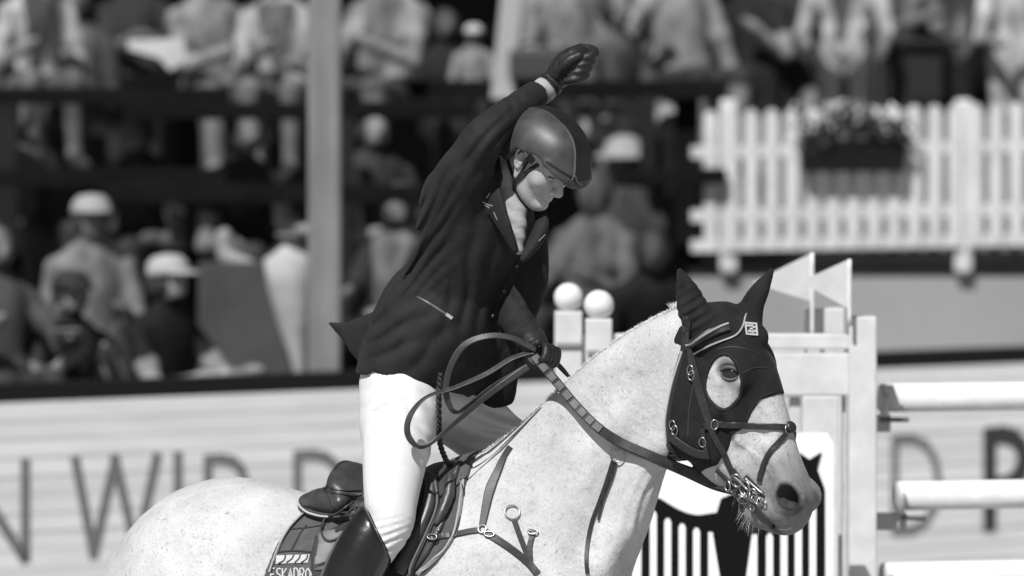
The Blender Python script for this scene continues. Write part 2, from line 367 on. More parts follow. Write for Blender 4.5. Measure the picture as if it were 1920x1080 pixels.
for nm, m_, cnt, sz in (('foliage', mat('leaf_dark', .05, .6, .4, var=.4, vscale=6), 900, .045), ('flowers', mat('petal', .7, .6, .3, var=.2, vscale=10), 330, .034)):
    V_, F_ = [], []
    for i in range(cnt):
        cl = rr_.randrange(9); cc = P(1520+20*cl, [245, 250, 238, 222, 226, 232, 236, 240, 250][cl] if nm == 'foliage' else [232, 226, 215, 205, 212, 222, 222, 226, 240][cl], yf-.08)
        p_ = cc+np.array([rr_.gauss(0, .05), rr_.gauss(0, .05), rr_.gauss(0, .035)]); k = len(V_); V_ += leaf(p_, [rr_.gauss(0, 1), rr_.gauss(0, 1), rr_.gauss(.4, .8)], sz*rr_.uniform(.6, 1.3), sz*.35); F_.append((k, k+1, k+2, k+3))
    o = mesh_obj(nm, V_, F_, m_); o['kind'] = 'stuff'; keep(o, fb)
# ------------------------------------------------------------------ grandstand
st = thing('grandstand', 'dark timber grandstand with stepped benches full of spectators', 'grandstand', (-2, 15, 0))
dk = mat('stand_timber', .006, .85, .1, var=.4, vscale=4); dk2 = mat('stand_timber_worn', .016, .8, .1, var=.3, vscale=4); bk = mat('stand_shade', .003, .95, .0)  # bk: darkness inside the stand put into a near-black colour
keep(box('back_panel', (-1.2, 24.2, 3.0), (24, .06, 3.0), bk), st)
def plank(x0, x1, py, h_px, y, dep=.28, m_=dk, name='bench'):
    a, b_ = P(x0, py, y), P(x1, py, y); hz = h_px*(CAM_D+y)/FPX/2; keep(box(name, ((a[0]+b_[0])/2, y+dep/2, a[2]), ((b_[0]-a[0])/2, dep/2, hz), m_, None, None, .008), st)
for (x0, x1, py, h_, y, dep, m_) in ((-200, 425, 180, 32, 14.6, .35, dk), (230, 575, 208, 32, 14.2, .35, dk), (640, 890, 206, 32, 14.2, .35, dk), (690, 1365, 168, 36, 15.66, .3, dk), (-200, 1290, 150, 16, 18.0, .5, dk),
    (-200, 425, 334, 34, 13.7, .35, dk), (190, 575, 364, 34, 13.2, .35, dk), (640, 900, 364, 34, 13.2, .35, dk), (1030, 1362, 330, 30, 15.40, .06, dk), (-200, 1290, 560, 160, 15.2, .1, bk), (640, 1290, 640, 200, 13.6, .1, bk), (-200, 1300, 60, 14, 20.0, .5, dk)):  # the tall bk sheets are no benches: added for the dark between tiers
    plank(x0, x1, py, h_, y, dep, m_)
def upr(px0, px1, py0, py1, y, m_, name='upright', dep=.1):
    a, b_ = P(px0, py0, y), P(px1, py1, y); keep(box(name, ((a[0]+b_[0])/2, y+dep/2, (a[2]+b_[2])/2), ((b_[0]-a[0])/2, dep/2, (a[2]-b_[2])/2), m_, None, None, .006), st)
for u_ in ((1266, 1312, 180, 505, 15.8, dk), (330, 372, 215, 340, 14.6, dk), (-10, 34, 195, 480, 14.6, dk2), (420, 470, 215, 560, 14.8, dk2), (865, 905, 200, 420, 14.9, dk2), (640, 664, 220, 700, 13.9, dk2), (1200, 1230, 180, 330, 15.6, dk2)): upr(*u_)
# grey hoarding behind the lower spectators
keep(box('hoarding', tuple(P(480, 600, 13.0)), (.30, .02, .30), mat('hoarding_grey', .05, .8, var=.4, vscale=3), None, None, .004), st)
# posts
def post(px0, px1, py0, py1, y, m_, name, lab, cat, lean=0.0):
    a, b_ = P(px0, py0, y), P(px1, py1, y); hx = (b_[0]-a[0])/2; c_ = ((a[0]+b_[0])/2, y, (a[2]+b_[2])/2)
    t_ = thing(name, lab, cat, (c_[0], y, b_[2])); R = np.stack([np.array([1., 0, 0]), np.array([0, 1., 0]), nrm([lean, 0, 1])])
    keep(box('shaft', c_, (hx, hx, (a[2]-b_[2])/2), m_, None, R, hx*.25), t_); keep(box('foot_plate', (c_[0], y, b_[2]+.01), (hx*1.5, hx*1.5, .012), m_, None, None, .004), t_)
post(578, 640, -60, 1100, 11.35, mat('post_grey', .175, .7, .3, var=.35, vscale=9, stretch=(1, 1, .15)), 'roof_post', 'tall pale square post between the spectators on the left', 'post')
post(932, 976, -60, 185, 15.4, mat('post_pale', .34, .6), 'roof_post', 'slim pale leaning post in the stand above the rider', 'post', .10)
# white folded parasol leaning on the post
pv_ = P(548, 580, 12.4); keep_ = lathe('parasol', [(.01, .33), (.05, .30), (.115, .27), (.11, .12), (.085, -.05), (.045, -.22), (.02, -.36), (.015, -.6)], pv_, mat('parasol_cloth', .38, .8, var=.2, vscale=12), None, 14, (-.12, 0, 1)); tag(keep_, 'furled white parasol beside the pale square post', 'parasol')
# ------------------------------------------------------------------ spectators
pm = bpy.data.materials.new('person_surface'); pm.use_nodes = True; _n = pm.node_tree; _b = _n.nodes['Principled BSDF']; _b.inputs['Roughness'].default_value = .8; _b.inputs['Specular IOR Level'].default_value = .25
_a = _n.nodes.new('ShaderNodeAttribute'); _a.attribute_name = 'tone'; _x = _n.nodes.new('ShaderNodeTexNoise'); _x.inputs['Scale'].default_value = 9; _x.inputs['Detail'].default_value = 4
_r = _n.nodes.new('ShaderNodeMapRange'); _r.inputs[1].default_value = .3; _r.inputs[2].default_value = .7; _r.inputs[3].default_value = .30; _r.inputs[4].default_value = .95
_q = _n.nodes.new('ShaderNodeMath'); _q.operation = 'MULTIPLY'; _n.links.new(_x.outputs[0], _r.inputs[0]); _n.links.new(_r.outputs[0], _q.inputs[0]); _n.links.new(_a.outputs['Fac'], _q.inputs[1]); _n.links.new(_q.outputs[0], _b.inputs['Base Color'])
def spectator(px, py, y, label, yaw=0, pose='sit', shirt=.3, legs=.05, skin_=.22, hair=.03, inner=None, hat=None, arms=None, lean=(0, 0), sc=1.0, shorts=False):
    """px, py: where the hips are seen. yaw 0 faces the camera; arms: right and left hand in body axes (right, front, up)"""
    base = P(px, py, y); cy_, sy_ = math.cos(yaw), math.sin(yaw)
    rx = np.array([-cy_, -sy_, 0]); fx = np.array([sy_, -cy_, 0])      # right hand side, front
    def L(r, f, u): return base+(rx*r+fx*f+np.array([0, 0, u]))*sc
    lr, lf = lean; sh = lambda u: (lr*u, lf*u)
    hipz = 0; S_ = .46; sx_, sf_ = lr*S_, lf*S_
    ctl = []   # (points, radii a, radii b, tone)
    torso = [L(0, 0, -.02), L(lr*.15, lf*.15, .15), L(lr*.32, lf*.32, .32), L(sx_, sf_, .44), L(sx_, sf_+.01, .51)]
    ctl.append((torso, [.165, .15, .17, .175, .07], [.125, .115, .12, .10, .06], shirt))
    hc = L(sx_+lr*.12, sf_+lf*.14+.02, .66)
    ctl.append(([L(sx_, sf_, .50), L(sx_+lr*.05, sf_+lf*.06+.01, .58)], [.058, .055], None, skin_))
    hands = arms or [(.2, .30, .08), (-.2, .30, .08)]
    for sd, hnd in zip((1, -1), hands):
        a = L(sx_+.18*sd, sf_, .41); h_ = L(*hnd); mid = (a+h_)/2; dd = np.linalg.norm(h_-a)/sc; drop = math.sqrt(max(.28**2-(dd/2)**2, .0004)); el = mid+(rx*sd*.45+np.array([0, 0, -.85])-fx*.15)*drop*sc
        ctl.append(([a, (a+el)/2], [.062, .055], None, shirt)); ctl.append(([(a+el)/2, el], [.055, .045], None, shirt if not shorts else skin_)); ctl.append(([el, h_], [.044, .034], None, skin_)); ctl.append(([h_, h_+(h_-el)*.28], [.036, .024], None, skin_))
    for sd in (1, -1):
        if pose == 'sit': k_ = L(.12*sd, .42, .02); f_ = L(.12*sd, .44, -.42); t_ = L(.13*sd, .60, -.46)
        else: k_ = L(.10*sd, .03, -.44); f_ = L(.10*sd, -.01, -.86); t_ = L(.12*sd, .15, -.90)
        ctl.append(([L(.07*sd, 0, .05), L(.09*sd, 0, -.03), k_], [.115, .10, .068], None, legs)); ctl.append(([k_, f_], [.062, .042], None, skin_ if shorts else legs)); ctl.append(([f_, t_], [.045, .035], None, .05))
    pts = np.vstack([np.array(c[0]) for c in ctl]+[hc]); lo, hi = pts.min(0)-.2*sc, pts.max(0)+.2*sc; st_ = .017*sc
    v = Vol(np.arange(lo[0], hi[0], st_), np.arange(lo[1], hi[1], st_), np.arange(lo[2], hi[2], st_))
    for p_, ra, rb, tn in ctl: v.tube(p_, np.array(ra)*sc, None if rb is None else np.array(rb)*sc, rx, k=.03*sc, sub=3 if len(p_) > 2 else 2)
    up_ = nrm([rx[0]*lr*.5+fx[0]*lf*.4, rx[1]*lr*.5+fx[1]*lf*.4, 1]); HRt = np.stack([rx, nrm(np.cross(up_, rx)), up_])
    v.ell(hc, np.array([.076, .095, .115])*sc, HRt, k=.02); v.ell(hc-up_*.05*sc+fx*.03*sc, np.array([.055, .06, .065])*sc, HRt, k=.02); v.ell(hc+fx*.098*sc-up_*.02*sc, np.array([.016, .022, .03])*sc, HRt, k=.015)
    for sd in (-1, 1): v.ell(hc+rx*.078*sd*sc-up_*.01*sc, np.array([.012, .02, .032])*sc, HRt, k=.01)
    V_, Q_ = v.mesh(1); best = np.full(len(V_), 1e9); tone = np.full(len(V_), skin_)
    dh = (np.linalg.norm(V_-hc, axis=1)-.1*sc)/.1; best = dh; tone = np.full(len(V_), skin_)
    for p_, ra, rb, tn in ctl:
        for i in range(len(p_)-1):
            a, b_ = np.asarray(p_[i]), np.asarray(p_[i+1]); d = b_-a; t_ = np.clip(((V_-a)@d)/(d@d), 0, 1); r_ = (ra[i]+(ra[i+1]-ra[i])*t_)*sc
            dd = (np.linalg.norm(V_-a-t_[:, None]*d, axis=1)-r_)/r_; m_ = dd < best; best = np.where(m_, dd, best); tone = np.where(m_, tn, tone)
    if inner is not None:
        lc = (V_-base)/sc; r_ = lc@rx-lr*lc[:, 2]; u_ = lc[:, 2]; m_ = (np.abs(r_) < .035+.09*np.clip((u_-.1)/.4, 0, 1)) & ((lc@fx-lf*u_) > .05) & (u_ > .03) & (u_ < .52) & (tone == shirt); tone = np.where(m_, inner, tone)
    root = thing('person', label, 'person', tuple(base), 'spectators in the stand'); o = big_mesh('body', V_, Q_, pm); keep(o, root)
    o.data.attributes.new('tone', 'FLOAT', 'POINT').data.foreach_set('value', tone.astype(np.float32))
    hb = lathe('hair', [(.01*sc, .128*sc), (.05*sc, .118*sc), (.085*sc, .08*sc), (.098*sc, .03*sc), (.098*sc, -.02*sc), (.08*sc, -.07*sc), (.02*sc, -.08*sc)], hc-fx*.022*sc, mat('hair_%d' % int(hair*100), hair, .7), None, 16, up_+fx*-.35); keep(hb, root)
    if hat:
        kind, tn = hat; hm_ = mat('hat_%d' % int(tn*100), tn, .8)
        if kind == 'cap':
            k_ = lathe('cap', [(.103*sc, .025*sc), (.106*sc, .045*sc), (.098*sc, .085*sc), (.068*sc, .118*sc), (.005, .130*sc)], hc, hm_, None, 18, up_-fx*.15); keep(k_, root)
            br_ = [hc+up_*.035*sc+fx*(.08+.10*math.cos(q))*sc+rx*.085*math.sin(q)*sc for q in np.linspace(-1.5, 1.5, 9)]
            vv = br_+[hc+up_*.045*sc+fx*.07*sc+rx*.085*math.sin(q)*sc for q in np.linspace(-1.5, 1.5, 9)]; vv = vv+[p_+up_*.012*sc for p_ in vv]
            ff = [(i, i+1, i+10, i+9) for i in range(8)]+[(18+i, 27+i, 28+i, 19+i) for i in range(8)]+[(i, 18+i, 19+i, i+1) for i in range(8)]; bo_ = mesh_obj('peak', vv, ff, hm_, None, True); bo_.parent = k_; bo_.matrix_parent_inverse = Matrix.Identity(4)
        else: keep(lathe('sun_hat', [(.19*sc, .015*sc), (.2*sc, .022*sc), (.115*sc, .05*sc), (.105*sc, .11*sc), (.07*sc, .145*sc), (.005, .15*sc)], hc, hm_, None, 20, up_), root)
    return L, root
PI = math.pi
# upper rows
spectator(50, 158, 16.2, 'seated spectator in an open pale jacket at the left edge of the upper row', .45, shirt=.50, inner=.10, legs=.16, skin_=.28, arms=[(.10, .28, .22), (-.16, .24, .16)], lean=(-.1, .1))
spectator(190, 210, 17.0, 'spectator in a dark coat leaning forward left of the white programme', -.5, shirt=.07, inner=.2, legs=.05, skin_=.24, arms=[(.08, .30, .16), (-.10, .30, .10)], lean=(.1, .3), sc=.95)
spectator(255, 150, 18.2, 'spectator in black standing behind the white programme', -.1, 'stand', shirt=.04, legs=.03, skin_=.2, arms=[(-.05, .30, .26), (-.16, .30, .24)])
spectator(400, 178, 16.0, 'clapping spectator in a grey shirt left of the tall pale post', .35, shirt=.30, legs=.12, skin_=.34, shorts=True, arms=[(.0, .32, .24), (-.04, .34, .26)], lean=(.08, .05), sc=1.05)
spectator(468, 235, 16.8, 'spectator in a dark striped top between two clapping spectators', -.3, shirt=.06, legs=.12, skin_=.22, arms=[(.1, .26, .12), (-.10, .28, .12)], lean=(-.1, .2), sc=.9)
spectator(540, 175, 15.6, 'spectator in an open white top half hidden by the tall pale post', -.2, shirt=.44, inner=.14, legs=.20, skin_=.30, arms=[(.06, .28, .26), (-.10, .28, .16)], lean=(.1, .05))
spectator(716, 172, 15.8, 'clapping spectator in a white shirt right of the tall pale post', -.35, shirt=.36, inner=.20, legs=.13, skin_=.34, shorts=True, arms=[(.0, .33, .30), (-.05, .34, .26)], lean=(-.1, .06), sc=1.06)
spectator(835, 230, 17.0, 'spectator in a black top in the shade left of the child', .2, shirt=.02, legs=.04, skin_=.12, arms=[(.1, .26, .1), (-.1, .28, .1)], sc=.85)  # shade put into the low skin and shirt tones
spectator(888, 178, 16.6, 'small child with a pale cap beside the slim leaning post', 0, shirt=.30, legs=.06, skin_=.28, hat=('cap', .46), sc=.52, arms=[(.16, .2, .05), (-.16, .2, .05)])
spectator(1062, 150, 16.8, 'spectator in a pale shirt seated right behind the raised fist', .3, shirt=.30, legs=.05, skin_=.24, arms=[(.14, .3, .16), (-.14, .3, .06)], sc=1.1)
spectator(1170, 120, 18.0, 'spectator in a black vest standing between the two pale shirts', -.2, 'stand', shirt=.03, legs=.03, skin_=.22, shorts=True)
spectator(1275, 155, 17.2, 'broad spectator in a pale polo shirt and dark shorts above the fence end', .45, shirt=.38, legs=.05, skin_=.30, arms=[(.28, .22, .38), (-.2, .2, .0)], shorts=True, sc=1.15, lean=(.05, .0))
spectator(1412, 150, 18.6, 'spectator dressed in black standing behind the start of the picket fence', -.4, 'stand', shirt=.02, legs=.02, skin_=.34, shorts=True, arms=[(.16, .24, .26), (-.10, .25, .32)])
spectator(1482, 128, 19.2, 'spectator in white shorts standing behind the picket fence', .4, 'stand', shirt=.06, legs=.48, skin_=.26, shorts=True, arms=[(.1, .24, .2), (-.2, .1, -.05)])
spectator(1588, 85, 18.4, 'standing spectator in an open white shirt above the flower box', -.35, 'stand', shirt=.56, inner=.10, legs=.09, skin_=.26, arms=[(.2, .18, .0), (-.26, .16, -.06)])
spectator(1680, 120, 20.4, 'spectator in a dark flecked dress left of the black table', .3, 'stand', shirt=.09, legs=.06, skin_=.2, arms=[(.1, .26, .24), (-.1, .26, .2)])
spectator(1775, 75, 19.6, 'spectator in a mottled grey top standing behind the black table', .1, 'stand', shirt=.22, inner=.06, legs=.02, skin_=.26, arms=[(.12, .26, .16), (-.2, .2, .1)])
spectator(1850, 120, 20.2, 'spectator in dark trousers right of the black table', -.4, 'stand', shirt=.14, legs=.03, skin_=.2)
spectator(1908, 105, 18.2, 'standing spectator all in white at the right edge above the fence', .2, 'stand', shirt=.58, legs=.56, skin_=.3)
# middle tier
spectator(1140, 232, 16.4, 'spectator in pale trousers on the bench right of the helmet', .7, shirt=.14, legs=.40, skin_=.26, lean=(.1, .2))
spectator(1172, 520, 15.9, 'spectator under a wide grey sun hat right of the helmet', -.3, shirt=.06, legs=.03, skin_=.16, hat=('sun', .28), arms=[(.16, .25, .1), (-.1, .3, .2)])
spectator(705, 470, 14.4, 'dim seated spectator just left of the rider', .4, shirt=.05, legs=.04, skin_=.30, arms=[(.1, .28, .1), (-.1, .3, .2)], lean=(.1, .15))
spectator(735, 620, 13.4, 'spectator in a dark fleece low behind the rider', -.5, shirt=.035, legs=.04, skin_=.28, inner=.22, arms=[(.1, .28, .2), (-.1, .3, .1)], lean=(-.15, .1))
spectator(40, 440, 15.4, 'shaded spectator on the middle bench at far left', .5, shirt=.05, inner=.16, legs=.05, skin_=.16, lean=(.15, .2))  # this and the next two: stand shade put into skin and clothes
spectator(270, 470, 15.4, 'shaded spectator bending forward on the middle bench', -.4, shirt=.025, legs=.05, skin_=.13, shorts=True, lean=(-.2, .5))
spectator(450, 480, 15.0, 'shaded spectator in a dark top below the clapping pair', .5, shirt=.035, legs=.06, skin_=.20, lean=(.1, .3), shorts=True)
# lower rows behind the barrier
spectator(165, 650, 12.9, 'spectator in a pale cap and light hooded top behind the black cap', .3, shirt=.25, legs=.05, skin_=.22, hat=('cap', .30), arms=[(.12, .2, .12), (-.12, .25, .2)], lean=(0, .1))
spectator(118, 790, 11.6, 'spectator in a black cap holding up a camera behind the barrier', .5, shirt=.03, legs=.03, skin_=.30, hat=('cap', .015), shorts=True, arms=[(.10, .36, .36), (-.08, .38, .36)], lean=(0, .15), sc=.95)
spectator(292, 790, 11.9, 'spectator in a black shirt and white cap leaning on the barrier', .9, shirt=.010, legs=.03, skin_=.38, hat=('cap', .36), arms=[(.16, .44, .22), (-.14, .48, .24)], lean=(0, .10), sc=1.06, shorts=True)
spectator(-10, 720, 11.3, 'spectator cut by the left edge raising a bare forearm', .5, shirt=.10, legs=.05, skin_=.24, arms=[(.12, .24, .30), (-.22, .30, .34)])
spectator(1105, 600, 13.1, 'spectator in a pale shirt above the white ball finials', -.4, shirt=.16, legs=.04, skin_=.13, arms=[(.1, .28, .2), (-.1, .3, .24)], lean=(-.1, .1))
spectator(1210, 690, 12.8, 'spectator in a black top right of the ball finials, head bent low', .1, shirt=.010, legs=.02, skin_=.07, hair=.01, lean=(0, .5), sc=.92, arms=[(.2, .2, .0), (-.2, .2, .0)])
# things they hold or sit among
pr = P(298, 92, 14.9)
tag(mesh_obj('programme', [pr+np.array(q) for q in ((-.17, 0, .05), (.13, .02, .06), (.15, .03, -.06), (.06, .02, -.12), (0, .01, -.05), (-.17, 0, 0))]+[pr+np.array(q)+[0, .006, 0] for q in ((-.17, 0, .05), (.13, .02, .06), (.15, .03, -.06), (.06, .02, -.12), (0, .01, -.05), (-.17, 0, 0))], [(0, 1, 2, 3, 4, 5), (11, 10, 9, 8, 7, 6)]+[(i, i+6, (i+1) % 6+6, (i+1) % 6) for i in range(6)], mat('paper', .52, .7)), 'folded white programme held up in the upper left row', 'paper')
cm = thing('camera', 'dark camera held by the spectator in the black cap', 'camera', tuple(P(128, 632, 11.15))); keep(box('case', P(128, 632, 11.15), (.07, .04, .045), mat('camera_black', .015, .4), None, None, .012), cm); keep(lathe('barrel', [(.034, 0), (.036, .05), (.03, .09)], P(128, 634, 11.11), mat('camera_black', .015, .4), None, 16, (0.3, -1, -.1)), cm)
bg_ = thing('shoulder_bag', 'dark grey bag on the bench below the pale shirt behind the fist', 'bag', tuple(P(1005, 150, 15.2))); keep(box('pouch', P(1005, 122, 15.3), (.15, .07, .09), mat('bag_dark', .035, .7), None, None, .03), bg_); keep(ring('strap', P(1005, 98, 15.3), (0, 1, .1), .09, .012, mat('bag_dark', .035, .7), None, 20, (1, .7)), bg_)
tb = thing('table', 'black draped table on the terrace behind the picket fence', 'table', tuple(P(1725, 200, 18.4)))
keep(box('top', P(1718, 80, 18.6), (.28, .2, .02), mat('table_black', .008, .6), None, None, .006), tb); keep(box('drape', P(1712, 140, 18.6), (.18, .15, .17), mat('table_black', .008, .6), None, None, .02), tb)
for i, (px, py, y, lab) in enumerate(((545, 420, 13.4, 'white trainer on the bench close to the tall pale post'), (438, 486, 13.2, 'pale trainer below the middle bench'))):
    s_ = thing('shoe', lab, 'shoe', tuple(P(px, py, y))); c_ = P(px, py, y)
    vq = Vol(np.arange(c_[0]-.16, c_[0]+.16, .01), np.arange(y-.2, y+.2, .012), np.arange(c_[2]-.12, c_[2]+.2, .01)); vq.tube([c_+[-.04, 0, .02], c_+[.02, -.04, -.01], c_+[.09, -.10, -.03]], [.042, .045, .035], None, k=.02); vq.tube([c_+[-.045, 0, .02], c_+[-.05, .01, .12]], [.04, .045], None, k=.02)
    a, b_ = vq.mesh(1); keep(big_mesh('upper', a, b_, mat('shoe_pale', .24, .7)), s_); keep(box('sole', c_+[.02, -.045, -.055], (.09, .04, .012), mat('shoe_sole', .2, .7), None, None, .006), s_)
# ------------------------------------------------------------------ show jump
jw = mat('jump_white', .60, .5, .4, var=.11, vscale=11, bump=.3, bscale=60); jp = mat('pole_white', .74, .45, .4, var=.09, vscale=14, bump=.2, bscale=60)
def slab(px0, px1, py0, py1, y, dep, parent, name, m_=None, bev=.006):
    a, b_ = P(px0, py0, y), P(px1, py1, y); return keep(box(name, ((a[0]+b_[0])/2, y+dep/2, (a[2]+b_[2])/2), ((b_[0]-a[0])/2, dep/2, (a[2]-b_[2])/2), m_ or jw, None, None, bev), parent)
def ballpost(px0, px1, pyt, y, parent):
    slab(px0, px1, pyt, 2100, y, .10, parent, 'post'); c_ = P((px0+px1)/2, pyt-26, y+.05); r_ = .0515
    keep(lathe('ball_finial', [(r_*math.sin(q), -r_*math.cos(q)) for q in np.linspace(.02, 3.12, 18)], c_, jp, None, 28), parent)
    slab(px0+3, px1-3, pyt+58, pyt+66, y-.014, .012, parent, 'notch', mat('notch_grey', .3, .6), .002)
def pennant(pxp, pyt, pyb, tipx, tipy, foot, y, parent):
    wire_p = [P(pxp, pyt, y), P(pxp, foot, y)]; keep(wire('flag_staff', wire_p, .007, jp, None, 6, 8), parent)
    tri = [P(pxp, pyt, y), P(pxp, pyb, y), P(tipx, tipy, y-.02)]; V_ = tri+[p_+np.array([0, .008, 0]) for p_ in tri]
    keep(mesh_obj('pennant', V_, [(0, 1, 2), (5, 4, 3), (0, 3, 4, 1), (1, 4, 5, 2), (2, 5, 3, 0)], jw), parent)
w1 = thing('jump_wing', 'rear white jump wing with ball finial left and pennant right', 'jump wing', tuple(P(1300, 0, 3.5)*[1, 1, 0]))
ballpost(1040, 1092, 584, 3.5, w1); slab(1510, 1584, 578, 2100, 3.55, .10, w1, 'post'); slab(1092, 1510, 628, 690, 3.53, .05, w1, 'top_rail'); slab(1092, 1510, 694, 745, 3.53, .04, w1, 'panel'); pennant(1523, 474, 566, 1410, 530, 640, 3.45, w1)
for px in (1440, 1480): slab(px, px+22, 745, 2000, 3.56, .03, w1, 'slat')
w2_ = thing('jump_wing', 'front white jump wing with lower ball finial and pennant by the poles', 'jump wing', tuple(P(1380, 0, 2.9)*[1, 1, 0]))
ballpost(1098, 1148, 598, 2.9, w2_); slab(1592, 1644, 594, 2100, 2.9, .10, w2_, 'post'); slab(1148, 1592, 626, 655, 2.93, .05, w2_, 'top_rail'); slab(1148, 1592, 662, 742, 2.94, .04, w2_, 'panel'); pennant(1593, 486, 580, 1500, 528, 610, 2.85, w2_)
slab(1505, 1572, 742, 2000, 2.94, .04, w2_, 'slat'); slab(1578, 1586, 742, 2000, 2.99, .02, w2_, 'slat'); slab(1388, 1420, 742, 2000, 2.94, .03, w2_, 'slat'); slab(1260, 1300, 742, 2000, 2.94, .03, w2_, 'slat')
for i, (pyc, y, dx) in enumerate(((746, 3.2, 0), (930, 3.1, 30), (1082, 3.0, 6))):
    c_ = P(1652+dx, pyc, y); r_ = .050; lab = ('topmost', 'middle', 'lowest')[i]
    po = thing('jump_pole', lab+' of the three round white jump poles at the right edge', 'pole', tuple(c_), 'jump poles'); keep(wire('rod', [c_, c_+[2.2, .55, 0]], r_, jp, None, 4, 20), po); keep(lathe('end_cap', [(.02, -.004), (r_*.92, -.003), (r_*.98, .004)], c_-[.004, .001, 0], mat('pole_end', .45, .6), None, 20, (1, .25, 0)), po)
    cu_ = thing('jump_cup', 'pale cup carrying the '+lab+' pole against the wing post', 'jump cup', tuple(c_-[0, 0, .06]), 'jump cups')
    q0 = [c_+np.array([.02, -.062*math.cos(t_)*.6, -.058-.0*t_]) for t_ in (0, 1)]
    keep(wire('cradle', [c_+np.array([.012, -.060*math.cos(t_), -.060*math.sin(t_)]) for t_ in np.linspace(-.25, PI+.25, 16)], .014, mat('cup_grey', .42, .5), None, 0, 8), cu_); keep(box('bracket', c_+np.array([-.02, .03, -.09]), (.055, .012, .03), mat('cup_grey', .42, .5), None, None, .005), cu_); keep(box('latch', c_+np.array([.045, -.02, -.075]), (.05, .012, .008), mat('latch_dark', .08, .5), None, None, .003), cu_)
# painted filler under the jump
fi = thing('jump_filler', 'white filler board with black figure and vertical bars below the muzzle', 'filler board', tuple(P(1380, 0, 2.5)*[1, 1, 0])); yq = 2.5
wht = mat('filler_white', .86, .5); blk = mat('filler_black', .007, .8, .08)
def flat(name, pix, yy, th_, m_):
    f_ = [P(x, y_, yy) for x, y_ in pix]; n = len(f_); V_ = f_+[p_+np.array([0, th_, 0]) for p_ in f_]; bm = bmesh.new(); vs = [bm.verts.new(v) for v in V_]
    bm.faces.new(vs[:n]); bm.faces.new(vs[n:][::-1])
    for i in range(n): bm.faces.new((vs[i], vs[i+n], vs[(i+1) % n+n], vs[(i+1) % n]))
    bmesh.ops.recalc_face_normals(bm, faces=bm.faces); me = bpy.data.meshes.new(name); bm.to_mesh(me); bm.free(); me.materials.append(m_); o = bpy.data.objects.new(name, me); COL.objects.link(o); return keep(o, fi)
flat('backboard', [(1182, 2050), (1186, 900), (1230, 872), (1300, 862), (1400, 850), (1470, 830), (1500, 812), (1552, 812), (1562, 830), (1562, 2050)], yq, .03, wht)
bl1 = [(1200, 1900), (1203, 965), (1222, 930)]+[(1240+8*i, 936+30*math.sin(min(i/9, 1)*1.57)-(0 if i < 9 else (i-9)*1.2)) for i in range(14)]+[(1352, 935), (1400, 915), (1452, 905), (1486, 900), (1503, 872), (1498, 848), (1518, 862), (1540, 848), (1532, 878), (1546, 915), (1548, 1900)]
flat('black_figure', bl1, yq-.008, .006, blk)
for i, (x, top) in enumerate(((1225, 958), (1252, 972), (1279, 982), (1306, 990), (1443, 1000), (1470, 992), (1497, 985), (1524, 948))): flat('bar', [(x-6.5, 1900), (x-6.5, top+7), (x-3, top), (x+3, top), (x+6.5, top+7), (x+6.5, 1900)], yq-.016, .006, wht)
flat('bar', [(1328, 998), (1336, 998), (1356, 1120), (1356, 1900), (1328, 1900)], yq-.016, .006, wht); flat('bar', [(1410, 1002), (1420, 1002), (1420, 1900), (1394, 1900), (1394, 1120)], yq-.016, .006, wht)
# ------------------------------------------------------------------ horse
# head frame: a runs down the nose, nn out of the forehead, hl to the horse's right (towards the camera)
hyaw = math.radians(25); fh = np.array([math.cos(hyaw), -math.sin(hyaw), 0])
ha = nrm(np.array([.158, -.158*math.tan(hyaw), -.359])); hh = np.linalg.norm(ha[:2]); hn = fh*(-ha[2])+np.array([0, 0, hh]); hl = np.array([fh[1], -fh[0], 0])
HO = P(1318, 600, -.26)
def H(s, n, l): return HO+ha*s+hn*n+hl*l
def toH(p): d = np.asarray(p)-HO; return np.stack([d@ha, d@hn, d@hl], -1)
HR = np.stack([ha, hn, hl]); e1 = nrm(.5*ha+.86*hn); e2 = nrm(.86*ha-.5*hn); ER = np.stack([e1, e2, hl])
hb_yaw = math.radians(22); bl = np.array([-math.sin(hb_yaw), -math.cos(hb_yaw), 0]); bf = np.array([math.cos(hb_yaw), -math.sin(hb_yaw), 0])
hv = Vol(axis((-1.30, .38, .009), (.38, 1.0, .0048)), axis((-.66, -.02, .0052), (-.02, .84, .010)), axis((-.02, 1.24, .02), (1.24, 2.20, .0052)))
# body: croup to breast
B = [(330, 1120, .43), (436, 1098, .37), (580, 1166, .27), (710, 1172, .17), (810, 1150, .09), (900, 1130, .02), (1000, 1190, -.04)]
Bp = [P(*b) for b in B]
hv.tube(Bp, [.235, .275, .285, .29, .27, .22, .2], [.235, .325, .335, .338, .355, .385, .30], bl, k=.02, sub=5)
hv.tube([P(560, 1006, .27)+0*bl, P(700, 1005, .17), P(800, 985, .09), P(880, 965, .03), P(960, 945, -.02)], [.10, .10, .085, .075, .08], [.085, .085, .085, .11, .11], bl, k=.10, sub=4)
for sd in (-1, 1):
    hv.ell(P(405, 1120, .39)+bl*.12*sd, [.24, .15, .25], np.stack([bf, bl, [0, 0, 1]]), k=.08)       # quarter
    hv.ell(P(930, 1180, 0)+bl*.13*sd, [.16, .12, .30], np.stack([bf, bl, [0, 0, 1]]), k=.09)         # shoulder
hv.ell(P(1080, 1230, -.09), [.15, .19, .2], np.stack([bf, bl, [0, 0, 1]]), k=.1)
